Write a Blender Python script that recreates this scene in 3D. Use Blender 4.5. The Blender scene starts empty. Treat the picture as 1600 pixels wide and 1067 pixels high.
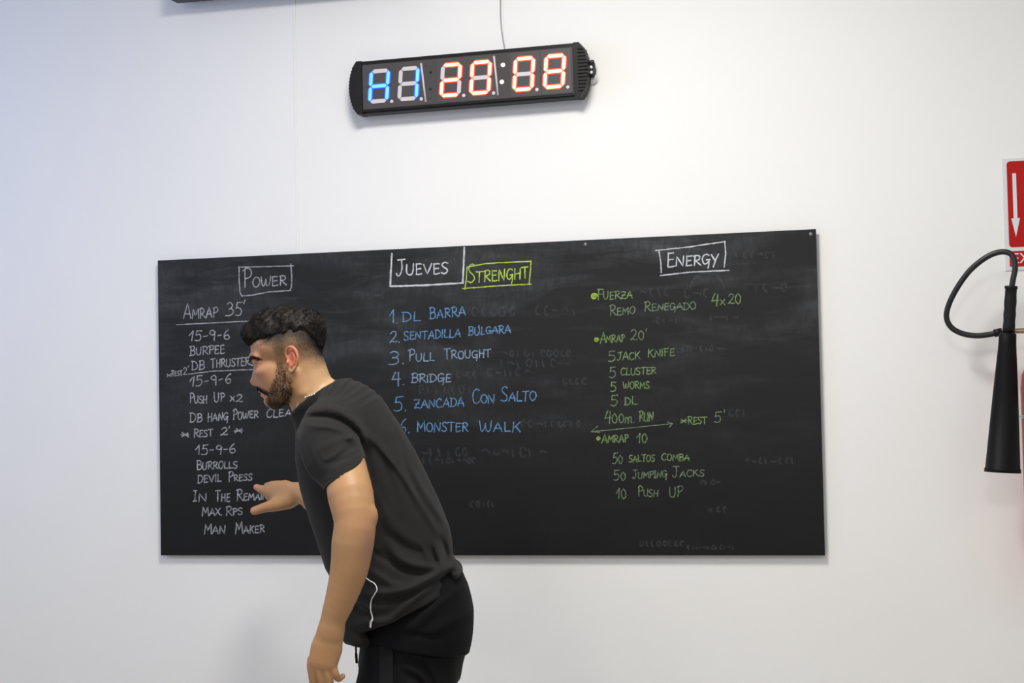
import bpy, bmesh, math, random
import numpy as np
from mathutils import Vector, Matrix
random.seed(7)
rng = np.random.default_rng(7)
scene = bpy.context.scene
COL = scene.collection

# ------------------------------------------------------------------ camera
CAM = np.array([1.4908, -5.0018, 1.4345]); YAW, PITCH, ROLL, FPX = 0.2683, 0.0467, -0.0199, 2794.42
def cam_axes():
    f = np.array([-math.sin(YAW)*math.cos(PITCH), math.cos(YAW)*math.cos(PITCH), math.sin(PITCH)])
    r = np.array([math.cos(YAW), math.sin(YAW), 0.0]); u = np.cross(r, f)
    c, s = math.cos(ROLL), math.sin(ROLL)
    return c*r+s*u, -s*r+c*u, f
AR, AU, AF = cam_axes()
cd = bpy.data.cameras.new('camera'); cam = bpy.data.objects.new('camera', cd); COL.objects.link(cam)
cd.sensor_width = 36; cd.lens = FPX/1600*36; cd.clip_start = .05
m = Matrix([[AR[i], AU[i], -AF[i], CAM[i]] for i in range(3)] + [[0, 0, 0, 1]]); cam.matrix_world = m
scene.camera = cam

# ------------------------------------------------------------------ light and exposure
vs = scene.view_settings
vs.view_transform = 'Standard'; vs.look = 'None'; vs.gamma = 1; vs.use_curve_mapping = False; vs.exposure = 0.08
world = bpy.data.worlds.new('world'); scene.world = world; world.use_nodes = True
bg = world.node_tree.nodes['Background']; bg.inputs[0].default_value = (.97, .98, 1, 1); bg.inputs[1].default_value = .41
def area(name, loc, look, sx, sy, power, col):
    l = bpy.data.lights.new(name, 'AREA'); l.shape = 'RECTANGLE'; l.size = sx; l.size_y = sy; l.energy = power; l.color = col
    o = bpy.data.objects.new(name, l); COL.objects.link(o); o.location = loc
    o.rotation_euler = (Vector(look)-Vector(loc)).to_track_quat('-Z', 'Y').to_euler(); return o
WARM = (1, .965, .915)
PANELS = [(.40, -1.6, 52), (-1.5, -3.3, 12), (1.5, -4.3, 34), (3.4, -3.4, 6), (-.8, -5.2, 32)]
for px_, py_, e_ in PANELS:
    area('ceiling_lamp', (px_, py_, 3.255), (px_, py_, 0), .6, .6, e_, WARM)
area('window_daylight', (-3.38, -1.9, 2.35), (-1.5, 0, 2.35), 1.4, .9, 9.8, (.30, .46, 1)).data.spread = math.radians(95)

# ------------------------------------------------------------------ helpers
def nodes(mt):
    mt.use_nodes = True; nt = mt.node_tree; return nt, nt.nodes['Principled BSDF']
def mat(name, col, rough=.6, metal=0, spec=.5, bump=0, bscale=80, sheen=0, emit=None, estr=1, vary=0, vscale=6):
    mt = bpy.data.materials.new(name); nt, b = nodes(mt)
    b.inputs['Base Color'].default_value = (*col, 1); b.inputs['Roughness'].default_value = rough
    b.inputs['Metallic'].default_value = metal; b.inputs['Specular IOR Level'].default_value = spec
    if sheen: b.inputs['Sheen Weight'].default_value = sheen; b.inputs['Sheen Roughness'].default_value = .5
    if emit: b.inputs['Emission Color'].default_value = (*emit, 1); b.inputs['Emission Strength'].default_value = estr
    tc = nt.nodes.new('ShaderNodeTexCoord')
    if bump:
        n = nt.nodes.new('ShaderNodeTexNoise'); n.inputs['Scale'].default_value = bscale; n.inputs['Detail'].default_value = 4
        bp = nt.nodes.new('ShaderNodeBump'); bp.inputs['Strength'].default_value = bump; bp.inputs['Distance'].default_value = .002
        nt.links.new(tc.outputs['Object'], n.inputs['Vector']); nt.links.new(n.outputs['Fac'], bp.inputs['Height']); nt.links.new(bp.outputs[0], b.inputs['Normal'])
    if vary:
        n = nt.nodes.new('ShaderNodeTexNoise'); n.inputs['Scale'].default_value = vscale; n.inputs['Detail'].default_value = 5
        mr = nt.nodes.new('ShaderNodeMapRange'); mr.inputs['From Min'].default_value = .3; mr.inputs['From Max'].default_value = .7
        mr.inputs['To Min'].default_value = 1-vary; mr.inputs['To Max'].default_value = 1+vary
        mx = nt.nodes.new('ShaderNodeVectorMath'); mx.operation = 'SCALE'; mx.inputs[0].default_value = col
        nt.links.new(tc.outputs['Object'], n.inputs['Vector']); nt.links.new(n.outputs['Fac'], mr.inputs['Value'])
        nt.links.new(mr.outputs[0], mx.inputs['Scale']); nt.links.new(mx.outputs[0], b.inputs['Base Color'])
    return mt
def link(name, me, m=None, parent=None):
    o = bpy.data.objects.new(name, me); COL.objects.link(o)
    for q in (m if isinstance(m, (list, tuple)) else [m]):
        if q: me.materials.append(q)
    if parent: o.parent = parent
    return o
def empty(name, loc, rot=(0, 0, 0)):
    o = bpy.data.objects.new(name, None); COL.objects.link(o); o.location = loc; o.rotation_euler = rot; o.empty_display_size = .1; return o
def tag(o, label=None, cat=None, group=None, kind=None):
    if label: o['label'] = label
    if cat: o['category'] = cat
    if group: o['group'] = group
    if kind: o['kind'] = kind
    return o
def bm_obj(name, bm, m=None, parent=None, smooth=False):
    me = bpy.data.meshes.new(name); bm.to_mesh(me); bm.free()
    if smooth:
        for p in me.polygons: p.use_smooth = True
    return link(name, me, m, parent)
def box(bm, x0, x1, y0, y1, z0, z1, bev=0, mi=0):
    r = bmesh.ops.create_cube(bm, size=1); v = r['verts']
    for q in v: q.co = Vector(((x0+x1)/2+q.co.x*(x1-x0), (y0+y1)/2+q.co.y*(y1-y0), (z0+z1)/2+q.co.z*(z1-z0)))
    es = list({e for q in v for e in q.link_edges}); fs = list({f for q in v for f in q.link_faces})
    for f in fs: f.material_index = mi
    if bev: bmesh.ops.bevel(bm, geom=es, offset=bev, segments=3, affect='EDGES', profile=.5)
def prism(bm, pts, y0, y1, mi=0):
    """extrude an x,z outline from y0 (back) to y1 (front)"""
    a = [bm.verts.new((x, y0, z)) for x, z in pts]; b = [bm.verts.new((x, y1, z)) for x, z in pts]; n = len(pts)
    fs = [bm.faces.new(b), bm.faces.new(a[::-1])] + [bm.faces.new((a[i], a[(i+1) % n], b[(i+1) % n], b[i])) for i in range(n)]
    for f in fs: f.material_index = mi
    bmesh.ops.recalc_face_normals(bm, faces=fs); return fs
def catmull(P, n=8):
    P = np.asarray(P, float)
    if len(P) < 3: return P
    Q = np.vstack([2*P[0]-P[1], P, 2*P[-1]-P[-2]]); out = []
    for i in range(1, len(Q)-2):
        for t in np.linspace(0, 1, n, endpoint=False):
            a, b, c, d = Q[i-1:i+3]
            out.append(.5*((2*b)+(-a+c)*t+(2*a-5*b+4*c-d)*t*t+(-a+3*b-3*c+d)*t**3))
    out.append(P[-1]); return np.array(out)
def tube(bm, P, R, seg=12, cap=True, mi=0):
    P = np.asarray(P, float); n = len(P); R = np.full(n, R) if np.isscalar(R) else np.asarray(R)
    T = np.gradient(P, axis=0); T /= np.linalg.norm(T, axis=1)[:, None]+1e-12
    N = np.cross(T[0], [0.3, .5, .8]); N /= np.linalg.norm(N); rings = []
    for i in range(n):
        N = N-T[i]*(N@T[i]); N /= np.linalg.norm(N); B = np.cross(T[i], N)
        rings.append([bm.verts.new(P[i]+R[i]*(math.cos(a)*N+math.sin(a)*B)) for a in np.linspace(0, 2*math.pi, seg, endpoint=False)])
    for i in range(n-1):
        for j in range(seg):
            f = bm.faces.new((rings[i][j], rings[i][(j+1) % seg], rings[i+1][(j+1) % seg], rings[i+1][j])); f.smooth = True; f.material_index = mi
    if cap:
        for rr in (rings[0][::-1], rings[-1]):
            f = bm.faces.new(rr); f.material_index = mi
def lathe(bm, prof, axis0, axis1, seg=40, mi=0):
    """prof: (distance along axis from axis0, radius)"""
    a0, a1 = np.array(axis0, float), np.array(axis1, float); T = (a1-a0)/np.linalg.norm(a1-a0)
    tube_pts = [a0+T*d for d, r in prof]; N = np.cross(T, [.1, .9, .2]); N /= np.linalg.norm(N); B = np.cross(T, N); rings = []
    for p, (d, r) in zip(tube_pts, prof):
        rings.append([bm.verts.new(p+max(r, 1e-5)*(math.cos(a)*N+math.sin(a)*B)) for a in np.linspace(0, 2*math.pi, seg, endpoint=False)])
    for i in range(len(rings)-1):
        for j in range(seg):
            f = bm.faces.new((rings[i][j], rings[i][(j+1) % seg], rings[i+1][(j+1) % seg], rings[i+1][j])); f.smooth = True; f.material_index = mi
    bm.faces.new(rings[0][::-1]).material_index = mi; bm.faces.new(rings[-1]).material_index = mi
def wall_pt(x, y, Y=0.0):
    """world point on the vertical plane y=Y that a sight line through image point x,y meets"""
    d = AF+AR*(x-800)/FPX-AU*(y-533.5)/FPX; return CAM+d*(Y-CAM[1])/d[1]

# ------------------------------------------------------------------ materials
M = {}
M['wall'] = mat('white_wall_paint', (.83, .83, .82), .75, bump=.06, bscale=180, vary=.012, vscale=2.5)
M['ceiling'] = mat('ceiling_paint', (.8, .8, .79), .9)
M['floor'] = mat('rubber_floor', (.36, .355, .345), .8, bump=.2, bscale=300, vary=.15, vscale=90)
M['white'] = mat('white_plastic', (.78, .78, .78), .5)
M['lamp'] = mat('lamp_diffuser', (.9, .9, .88), .5, emit=(1, .96, .9), estr=3)
M['black'] = mat('black_plastic', (.006, .006, .0065), .42, spec=.3)
M['blackrib'] = mat('black_ribbed_plastic', (.006, .006, .006), .5, spec=.3)
M['cased'] = mat('black_aluminium', (.005, .005, .0055), .4, spec=.25)
M['screen'] = mat('smoked_screen', (.052, .047, .05), .3, spec=.35)
M['tile'] = mat('display_tile', (.05, .045, .048), .4)
M['unlit'] = mat('unlit_segment', (.62, .58, .60), .5)
M['blue_core'] = mat('blue_led', (.1, .3, .9), .4, emit=(.10, .52, 1.0), estr=1.15)
M['blue_rim'] = mat('blue_led_edge', (.02, .04, .6), .4, emit=(.012, .06, 1.0), estr=1.6)
M['red_core'] = mat('red_led', (.9, .5, .3), .4, emit=(1.0, .76, .40), estr=1.25)
M['red_rim'] = mat('red_led_edge', (.7, .03, .01), .4, emit=(1.0, .035, .012), estr=1.5)
M['pink_dot'] = mat('pink_led', (.9, .4, .4), .4, emit=(1, .55, .58), estr=1.3)
M['cord'] = mat('grey_cord', (.35, .36, .38), .5)
M['rubber'] = mat('black_rubber', (.007, .007, .0075), .5, spec=.25, bump=.1, bscale=200)
M['horn'] = mat('black_horn', (.0045, .0045, .005), .55, spec=.15, bump=.05, bscale=300)
M['hose'] = mat('black_hose', (.016, .016, .017), .4, spec=.4, bump=.05, bscale=250)
M['red'] = mat('red_enamel', (.62, .012, .014), .28)
M['brass'] = mat('brass', (.55, .46, .3), .35, metal=.9)
M['steel'] = mat('steel', (.6, .6, .6), .3, metal=1)
M['sign_white'] = mat('sign_white', (.66, .68, .7), .45)
M['sign_red'] = mat('sign_red', (.42, .010, .008), .5, spec=.15)
M['board_screw'] = mat('screw_grey', (.18, .18, .18), .4, metal=.6)

def board_material():
    mt = bpy.data.materials.new('chalkboard_paint'); nt, b = nodes(mt); L = nt.links.new
    tc = nt.nodes.new('ShaderNodeTexCoord')
    def noise(scale, det, stretch, w0):
        mp = nt.nodes.new('ShaderNodeMapping'); mp.inputs['Scale'].default_value = stretch; mp.inputs['Location'].default_value = (w0, w0*.7, w0*.3)
        n = nt.nodes.new('ShaderNodeTexNoise'); n.inputs['Scale'].default_value = scale; n.inputs['Detail'].default_value = det; n.inputs['Distortion'].default_value = .8
        L(tc.outputs['Object'], mp.inputs[0]); L(mp.outputs[0], n.inputs['Vector']); return n.outputs['Fac']
    def rng_(x, a, b_, c, d):
        r = nt.nodes.new('ShaderNodeMapRange'); r.inputs[1].default_value = a; r.inputs[2].default_value = b_; r.inputs[3].default_value = c; r.inputs[4].default_value = d
        L(x, r.inputs[0]); return r.outputs[0]
    def op(kind, a, b_):
        q = nt.nodes.new('ShaderNodeMath'); q.operation = kind
        for i, v in enumerate((a, b_)):
            if isinstance(v, (int, float)): q.inputs[i].default_value = v
            else: L(v, q.inputs[i])
        return q.outputs[0]
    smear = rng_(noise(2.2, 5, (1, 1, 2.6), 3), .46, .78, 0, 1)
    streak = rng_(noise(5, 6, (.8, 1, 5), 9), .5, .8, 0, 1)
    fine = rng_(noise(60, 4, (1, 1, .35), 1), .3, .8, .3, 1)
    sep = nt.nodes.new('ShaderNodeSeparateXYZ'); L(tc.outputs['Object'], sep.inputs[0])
    top = rng_(sep.outputs['Z'], -.20, .42, .08, 1.25)          # chalk dust plus painted light sheen, both stronger towards the top
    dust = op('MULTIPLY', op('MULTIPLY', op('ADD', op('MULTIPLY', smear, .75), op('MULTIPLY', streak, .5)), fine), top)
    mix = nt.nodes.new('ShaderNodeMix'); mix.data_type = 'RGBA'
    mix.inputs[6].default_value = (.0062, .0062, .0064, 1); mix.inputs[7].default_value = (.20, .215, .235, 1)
    sheen_ramp = rng_(sep.outputs['Z'], -.44, .12, .0, .040)  # light sheen painted into the base colour, fading out towards the bottom edge
    L(op('ADD', op('MULTIPLY', dust, .36), sheen_ramp), mix.inputs[0]); L(mix.outputs[2], b.inputs['Base Color'])
    b.inputs['Roughness'].default_value = .62; b.inputs['Specular IOR Level'].default_value = .22
    return mt
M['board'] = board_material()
M['board_edge'] = mat('board_edge', (.02, .02, .021), .5)

def chalk_material(name, col, alpha, lo=.33, hi=.62):
    mt = bpy.data.materials.new(name); nt, b = nodes(mt); L = nt.links.new
    b.inputs['Base Color'].default_value = (*col, 1); b.inputs['Roughness'].default_value = .95; b.inputs['Specular IOR Level'].default_value = .1
    tc = nt.nodes.new('ShaderNodeTexCoord'); uv = nt.nodes.new('ShaderNodeSeparateXYZ'); L(tc.outputs['UV'], uv.inputs[0])
    edge = nt.nodes.new('ShaderNodeMath'); edge.operation = 'ABSOLUTE'; L(uv.outputs['Y'], edge.inputs[0])
    er = nt.nodes.new('ShaderNodeMapRange'); er.inputs[1].default_value = 1; er.inputs[2].default_value = .35; er.inputs[3].default_value = 0; er.inputs[4].default_value = 1
    L(edge.outputs[0], er.inputs[0])
    n = nt.nodes.new('ShaderNodeTexNoise'); n.inputs['Scale'].default_value = 420; n.inputs['Detail'].default_value = 2; L(tc.outputs['Object'], n.inputs['Vector'])
    n2 = nt.nodes.new('ShaderNodeTexNoise'); n2.inputs['Scale'].default_value = 45; n2.inputs['Detail'].default_value = 2; L(tc.outputs['Object'], n2.inputs['Vector'])
    r1 = nt.nodes.new('ShaderNodeMapRange'); r1.inputs[1].default_value = lo; r1.inputs[2].default_value = hi; r1.inputs[3].default_value = .45; r1.inputs[4].default_value = 1; L(n.outputs['Fac'], r1.inputs[0])
    r2 = nt.nodes.new('ShaderNodeMapRange'); r2.inputs[1].default_value = .3; r2.inputs[2].default_value = .65; r2.inputs[3].default_value = .6; r2.inputs[4].default_value = 1; L(n2.outputs['Fac'], r2.inputs[0])
    x = None
    for o in (er, r1, r2):
        if x is None: x = o.outputs[0]; continue
        q = nt.nodes.new('ShaderNodeMath'); q.operation = 'MULTIPLY'; L(x, q.inputs[0]); L(o.outputs[0], q.inputs[1]); x = q.outputs[0]
    q = nt.nodes.new('ShaderNodeMath'); q.operation = 'MULTIPLY'; q.inputs[1].default_value = alpha; q.use_clamp = True; L(x, q.inputs[0])
    L(q.outputs[0], b.inputs['Alpha'])
    return mt
CH = {'W': chalk_material('white_chalk', (.46, .48, .52), .95), 'H': chalk_material('bold_white_chalk', (.62, .63, .68), 1.1, .2, .5),
      'B': chalk_material('blue_chalk', (.17, .37, .66), .95), 'L': chalk_material('pale_blue_chalk', (.30, .44, .62), .9),
      'G': chalk_material('green_chalk', (.26, .39, .16), .9), 'g': chalk_material('pale_green_chalk', (.30, .40, .25), .7),
      'Y': chalk_material('lime_chalk', (.46, .62, .10), 1.1, .2, .5), 'D': chalk_material('wiped_chalk', (.3, .32, .34), .085, .1, .3)}

# ------------------------------------------------------------------ the room
def struct(name, bm, m): return tag(bm_obj(name, bm, m), kind='structure')
XL, XR, YB, ZC = -3.5, 4.3, -6.6, 3.3
bm = bmesh.new(); box(bm, XL-.1, XR+.1, 0, .12, 0, ZC); struct('wall_back', bm, M['wall'])
bm = bmesh.new(); box(bm, XL-.1, XR+.1, YB, .12, -.1, 0); struct('floor', bm, M['floor'])
bm = bmesh.new(); box(bm, XL-.1, XR+.1, YB, .12, ZC, ZC+.1); struct('ceiling', bm, M['ceiling'])
bm = bmesh.new(); box(bm, XR, XR+.1, YB, 0, 0, ZC); struct('wall_right', bm, M['wall'])
bm = bmesh.new()
for a in ((YB, -3.05, 0, ZC), (-1.35, 0, 0, ZC), (-3.05, -1.35, 0, 1.15), (-3.05, -1.35, 2.65, ZC)): box(bm, XL-.1, XL, a[0], a[1], a[2], a[3])
struct('wall_left', bm, M['wall'])
bm = bmesh.new()
for a in ((-3.05, -2.99, 1.15, 2.65), (-1.41, -1.35, 1.15, 2.65), (-2.23, -2.17, 1.15, 2.65), (-3.05, -1.35, 1.15, 1.21), (-3.05, -1.35, 2.59, 2.65)): box(bm, XL-.08, XL-.01, *a)
struct('window_1', bm, M['white'])
bm = bmesh.new(); box(bm, XL, XR, -.012, 0, 0, .08, .003); struct('baseboard_back', bm, M['white'])
# vertical plasterboard joint strip on the back wall
bm = bmesh.new(); box(bm, -.5515, -.5435, -.0027, 0, 1.5, ZC, .0006); struct('trim_1', bm, M['wall'])
for i, (px_, py_, e_) in enumerate(PANELS):
    t = empty('ceiling_light', (px_, py_, ZC))
    tag(t, 'square white ceiling light panel, one of several out of view overhead', 'ceiling light', 'ceiling light panels')
    bm = bmesh.new()
    for a in ((-.33, .33, -.33, -.3), (-.33, .33, .3, .33), (-.33, -.3, -.3, .3), (.3, .33, -.3, .3)): box(bm, *a, -.03, 0)
    bm_obj('frame', bm, M['white'], t)
    bm = bmesh.new(); box(bm, -.3, .3, -.3, .3, -.02, -.005); bm_obj('diffuser', bm, M['lamp'], t)

# ------------------------------------------------------------------ fixture at the upper left
t = empty('wall_fixture', (-.52, 0, 2.745)); tag(t, 'black wall-mounted fixture cut off by the top edge, only its lower corner showing', 'fixture')
bm = bmesh.new(); box(bm, -.4, .4, -.085, -.03, 0, .42, .008); bm_obj('housing', bm, M['black'], t)
bm = bmesh.new(); box(bm, -.15, .15, -.03, 0, .1, .32, .003); bm_obj('mounting_bracket', bm, M['black'], t)

# ------------------------------------------------------------------ chalkboard
BY = -.020                                    # front face of the board
board = empty('chalkboard', (0, 0, 1.51)); tag(board, 'wide black chalkboard on the white wall, filled with handwritten workout lists', 'chalkboard')
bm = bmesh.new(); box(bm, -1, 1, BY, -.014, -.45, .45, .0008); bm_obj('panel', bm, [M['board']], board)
for x in (-.8, 0, .8): bm = bmesh.new(); box(bm, x-.02, x+.02, -.014, -.0005, -.36, .36); bm_obj('wall_batten', bm, M['board_edge'], board)
for sx, sy in ((914.5, 382), (1267, 366)):
    p = wall_pt(sx, sy, BY); bm = bmesh.new()
    lathe(bm, [(0, .0055), (.001, .0055), (.002, .0042), (.0022, .002)], (p[0], BY, p[2]-1.51), (p[0], BY-.003, p[2]-1.51), 16)
    bm_obj('screw', bm, M['board_screw'], board)

# hand lettering: each glyph is width | strokes on a 0..1 grid, ~ marks a curved stroke
GL = {
'A': (.78, "0,0 .42,1 .78,0|.08,.36 .74,.32"), 'B': (.68, ".1,0 .12,1|~0,.98 .4,1.02 .6,.85 .5,.6 .15,.52|~.15,.52 .55,.52 .68,.27 .5,.03 .02,0"),
'C': (.68, "~.68,.86 .48,1 .2,.9 .03,.5 .14,.12 .4,0 .68,.14"), 'D': (.74, ".1,0 .1,1|~0,1 .42,.98 .72,.68 .68,.28 .4,.03 .02,0"),
'E': (.62, "~.58,.98 .3,1 .08,.98|.1,1 .08,.02|~.08,.02 .3,0 .62,.06|.1,.52 .52,.55"), 'F': (.6, ".1,0 .1,1|-.02,1 .6,1.02|.1,.54 .5,.56"),
'G': (.74, "~.68,.85 .45,1 .15,.85 .02,.45 .2,.08 .5,.12 .68,.42|.4,.44 .74,.46|~.7,.46 .68,0 .62,-.35"),
'g': (.7, "~.66,.85 .45,1 .15,.85 .02,.45 .2,.06 .5,.1 .66,.42|.36,.44 .74,.46 .7,.02"),
'H': (.72, ".08,0 .1,1|.66,0 .68,1|.08,.5 .68,.54"), 'I': (.3, ".15,0 .15,1|0,1 .3,1|0,0 .3,0"), 'i': (.16, ".08,0 .08,1"),
'J': (.66, "~.42,1 .44,.4 .32,.05 .12,.0 0,.16|.1,1 .68,1.03"), 'K': (.72, ".08,0 .1,1|.66,1 .12,.46|.26,.58 .74,0"), 'L': (.6, "~.1,1 .08,.4 .08,.03|.08,.02 .62,.02"),
'M': (.9, ".04,0 .14,1 .46,.3 .8,1 .9,0"), 'N': (.78, ".04,0 .08,1 .7,.02 .74,1.02"), 'O': (.76, "~.38,1 .1,.82 .02,.42 .2,.04 .5,.0 .74,.35 .68,.8 .38,1"),
'P': (.62, ".12,0 .14,1|~-.02,.94 .3,1.05 .6,.9 .58,.62 .14,.46"), 'R': (.72, ".1,0 .12,1|~-.04,.96 .3,1.04 .6,.9 .54,.6 .14,.48|.24,.5 .76,0"),
'S': (.64, "~.62,.9 .35,1.02 .08,.84 .2,.58 .5,.42 .6,.18 .35,-.02 0,.1"), 'T': (.72, ".36,0 .36,1|-.02,1 .76,1.02"), 'U': (.72, "~.05,1 .05,.35 .2,.02 .5,.02 .66,.35 .68,1"),
'V': (.74, "0,1 .36,0 .74,1"), 'W': (1.0, "~0,1 .08,.2 .22,.02 .4,.3 .5,.7|~.5,.7 .52,.2 .68,.02 .88,.3 1.0,1"), 'X': (.72, "0,1 .72,0|.7,1 0,0"), 'Y': (.74, "0,1 .36,.45|.74,1 .4,.45 .2,-.3"),
'Z': (.7, "0,.95 .66,1 .02,.03|~.02,.03 .3,.06 .7,.02|.15,.5 .55,.54"), '0': (.6, "~.3,1 .06,.75 .05,.3 .28,0 .52,.2 .56,.7 .3,1"), '1': (.42, "~0,.55 .2,.8 .36,1|.36,1 .3,0"),
'2': (.62, "~.06,.8 .25,1 .5,.9 .5,.62 .2,.2 0,.02|~0,.02 .2,.1 .45,0 .64,.06"), '3': (.6, "~.04,.92 .3,1.02 .54,.84 .42,.6 .2,.54|~.2,.54 .52,.46 .56,.2 .3,0 -.05,.04"),
'4': (.62, "~.22,1 .1,.7 .02,.44|.02,.44 .62,.5|.5,.98 .46,-.05"), '5': (.6, ".58,1.02 .14,.98|.14,.98 .1,.58|~.1,.58 .4,.62 .56,.4 .48,.1 .25,-.02 0,.04"),
'6': (.58, "~.5,1 .2,.75 .04,.35 .15,.04 .4,.02 .54,.25 .4,.46 .1,.36"), '9': (.56, "~.5,.75 .3,1 .06,.82 .12,.55 .4,.52 .52,.75|.52,.8 .46,-.1"),
'.': (.14, ".05,.0 .09,.05"), '-': (.42, ".04,.42 .38,.46"), "'": (.12, ".06,1.15 .02,.85"), 'x': (.5, ".02,.6 .46,0|.46,.62 .0,.02"), 'm': (.8, "~.05,0 .06,.6 .25,.62 .36,.3 .36,.0|~.36,.3 .5,.64 .7,.6 .74,0"),
'*': (.62, ".05,.1 .58,.8|.1,.8 .58,.1|0,.42 .64,.48"), ' ': (.45, "")}
def strokes(text, x0, y0, x1, y1, h, H):
    """image-plane polylines of one written word, baseline x0,y0 -> x1,y1"""
    gap = .16; ws = []
    for i, c in enumerate(text): ws.append(GL[c][0]*((H/h)**.5 if i == 0 else 1)+gap)
    sc = (x1-x0)/(sum(ws)-gap); x = 0; out = []
    for i, c in enumerate(text):
        hh = H if i == 0 else h*random.uniform(.94, 1.06); gw = (ws[i]-gap)*sc/GL[c][0]
        dy = random.uniform(-.6, .6); sl = random.uniform(-.03, .06)
        for s in GL[c][1].split('|'):
            if not s: continue
            cur = s[0] == '~'; P = np.array([[float(q) for q in p.split(',')] for p in s.lstrip('~').split()])
            P = P+rng.normal(0, .018, P.shape)
            P = catmull(P, 5) if cur else np.vstack([np.linspace(P[j], P[j+1], 4) for j in range(len(P)-1)])
            X = x0+x+(P[:, 0]+sl*P[:, 1])*gw; Yb = y0+(y1-y0)*(X-x0)/(x1-x0)+dy
            out.append(np.stack([X, Yb-P[:, 1]*hh], 1))
        x += ws[i]*sc
    return out
def chalk(polys, color, width=2.9, name='chalk_writing', jitter=.25, lift=.0005):
    """flat chalk marks on the face of the board"""
    bm = bmesh.new(); uvl = bm.loops.layers.uv.new('UVMap')
    for P in polys:
        P = np.asarray(P, float); keep = [0]+[i for i in range(1, len(P)) if np.linalg.norm(P[i]-P[i-1]) > .05]; P = P[keep]
        if len(P) < 2: continue
        n = max(len(P), int(np.linalg.norm(np.diff(P, axis=0), axis=1).sum()/6)+1); P = P+rng.normal(0, .10, P.shape)
        W3 = np.array([wall_pt(x, y, BY) for x, y in P]); W3[:, 2] -= 1.51
        T = np.gradient(W3, axis=0); T /= np.linalg.norm(T, axis=1)[:, None]+1e-9
        W3 = np.vstack([W3[0]-T[0]*.0012, W3, W3[-1]+T[-1]*.0012]); T = np.vstack([T[0], T, T[-1]])
        N = np.stack([-T[:, 2], 0*T[:, 0], T[:, 0]], 1); ww = width*.00166/2*(1+rng.uniform(-jitter, jitter, len(W3)))
        yy = BY-lift-rng.uniform(0, .0002)
        rows = []
        for i in range(len(W3)):
            row = []
            for k in (-1, 0, 1):
                q = W3[i]+N[i]*ww[i]*k; row.append(bm.verts.new((q[0], yy, q[2])))
            rows.append(row)
        for i in range(len(W3)-1):
            for k in (0, 1):
                f = bm.faces.new((rows[i][k], rows[i+1][k], rows[i+1][k+1], rows[i][k+1]))
                for lp, vv in zip(f.loops, (k-1, k-1, k, k)): lp[uvl].uv = (i, vv)
    return bm_obj(name, bm, CH[color], board)
def words(color, ws, width=2.9):
    for w in ws: chalk(strokes(*w), color, width)
def ln(*p): 
    P = [np.linspace(p[i], p[i+1], 14) for i in range(len(p)-1)]; return np.vstack(P)
def dot(x, y, r):
    a = np.linspace(0, 4*math.pi, 26); rr = np.linspace(r*.15, r*.75, 26); return np.stack([x+rr*np.cos(a), y+rr*np.sin(a)], 1)
# left column, white chalk
chalk([ln((373, 417.5), (458.9, 415.4)), ln((454.4, 412.4), (455.9, 430), (455.6, 449), (453, 453.5)), ln((454.5, 453.8), (420, 456), (395, 461), (377.7, 462.6)), ln((373.6, 416.5), (373.9, 440), (375.2, 457), (378, 462.5))], 'W', 3.3, 'heading_box')
words('W', [("POWER", 380, 450, 447, 445, 15, 29)], 3.1)
words('W', [("AMRAP", 287.5, 498.5, 340, 495.3, 15, 24), ("35", 354, 493.5, 378, 493, 20, 20), ("'", 382, 490, 386, 490, 18, 18)], 3.0)
chalk([ln((276, 507.5), (330, 504.6), (392, 501.4))], 'W', 2.7, 'underline')
words('W', [("15-9-6", 295, 533, 359, 529.4, 15, 15)]); words('W', [("BURPEE", 296.5, 555.7, 351, 551.3, 12, 14)])
words('W', [("DB", 299.7, 577.6, 319.2, 577, 13, 13), ("THRUSTERS", 329.7, 574.5, 397, 569.6, 12, 14)])
words('W', [("*", 260.7, 589.5, 266.5, 589.5, 6, 6), ("REST", 268, 588.5, 285, 586, 7, 9), ("2", 286.5, 585, 292, 585, 11, 11), ("'", 293, 582, 295, 582, 9, 9)], 2.3)
chalk([ln((295, 584.5), (330, 580), (365, 578.5), (401, 577))], 'W', 2.6, 'underline')
words('W', [("15-9-6", 296, 603.7, 362, 598.8, 15, 15)])
words('W', [("PUSH", 296.4, 630.2, 323.5, 629.5, 11, 15), ("UP", 334.5, 627.6, 351, 627, 13, 14), ("x2", 360.2, 627, 378.6, 627, 12, 14)])
words('W', [("DB", 296.4, 660, 315.6, 659, 13, 14), ("HANG", 324.5, 658, 356, 656.5, 12, 13), ("POWER", 363.9, 655, 403.3, 652.5, 11, 15), ("CLEAN", 416.4, 652.5, 466, 648.6, 11, 13)])
words('W', [("*", 283, 683, 295, 683, 9, 9), ("REST", 303, 683.5, 332, 680.5, 10, 13), ("2'", 345, 680, 360, 679, 11, 11), ("*", 366, 677.5, 378, 677.5, 9, 9)])
words('W', [("15-9-6", 305.6, 709.7, 368, 707, 14, 14)]); words('W', [("BURROLLS", 307.7, 733.9, 370.7, 730.7, 11, 14)])
words('W', [("DEViL", 308.8, 755, 345.8, 751.7, 11, 12), ("PRESS", 356.8, 752.3, 393.6, 749.6, 9.5, 15)])
words('W', [("IN", 301.7, 783.2, 322.7, 783.2, 12, 16), ("THE", 336.6, 783.2, 359.5, 783.2, 12, 16), ("REMAiN", 370, 782.5, 418, 780.6, 10, 17)])
words('W', [("MAX.", 315.6, 806.2, 347, 804.8, 11.5, 14), ("RPS", 352.9, 805.6, 379, 804, 10, 14)])
words('W', [("MAN", 318.8, 834.4, 351.6, 834, 12, 16), ("MAKER", 368, 834, 413.3, 831.5, 11, 18)])
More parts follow.
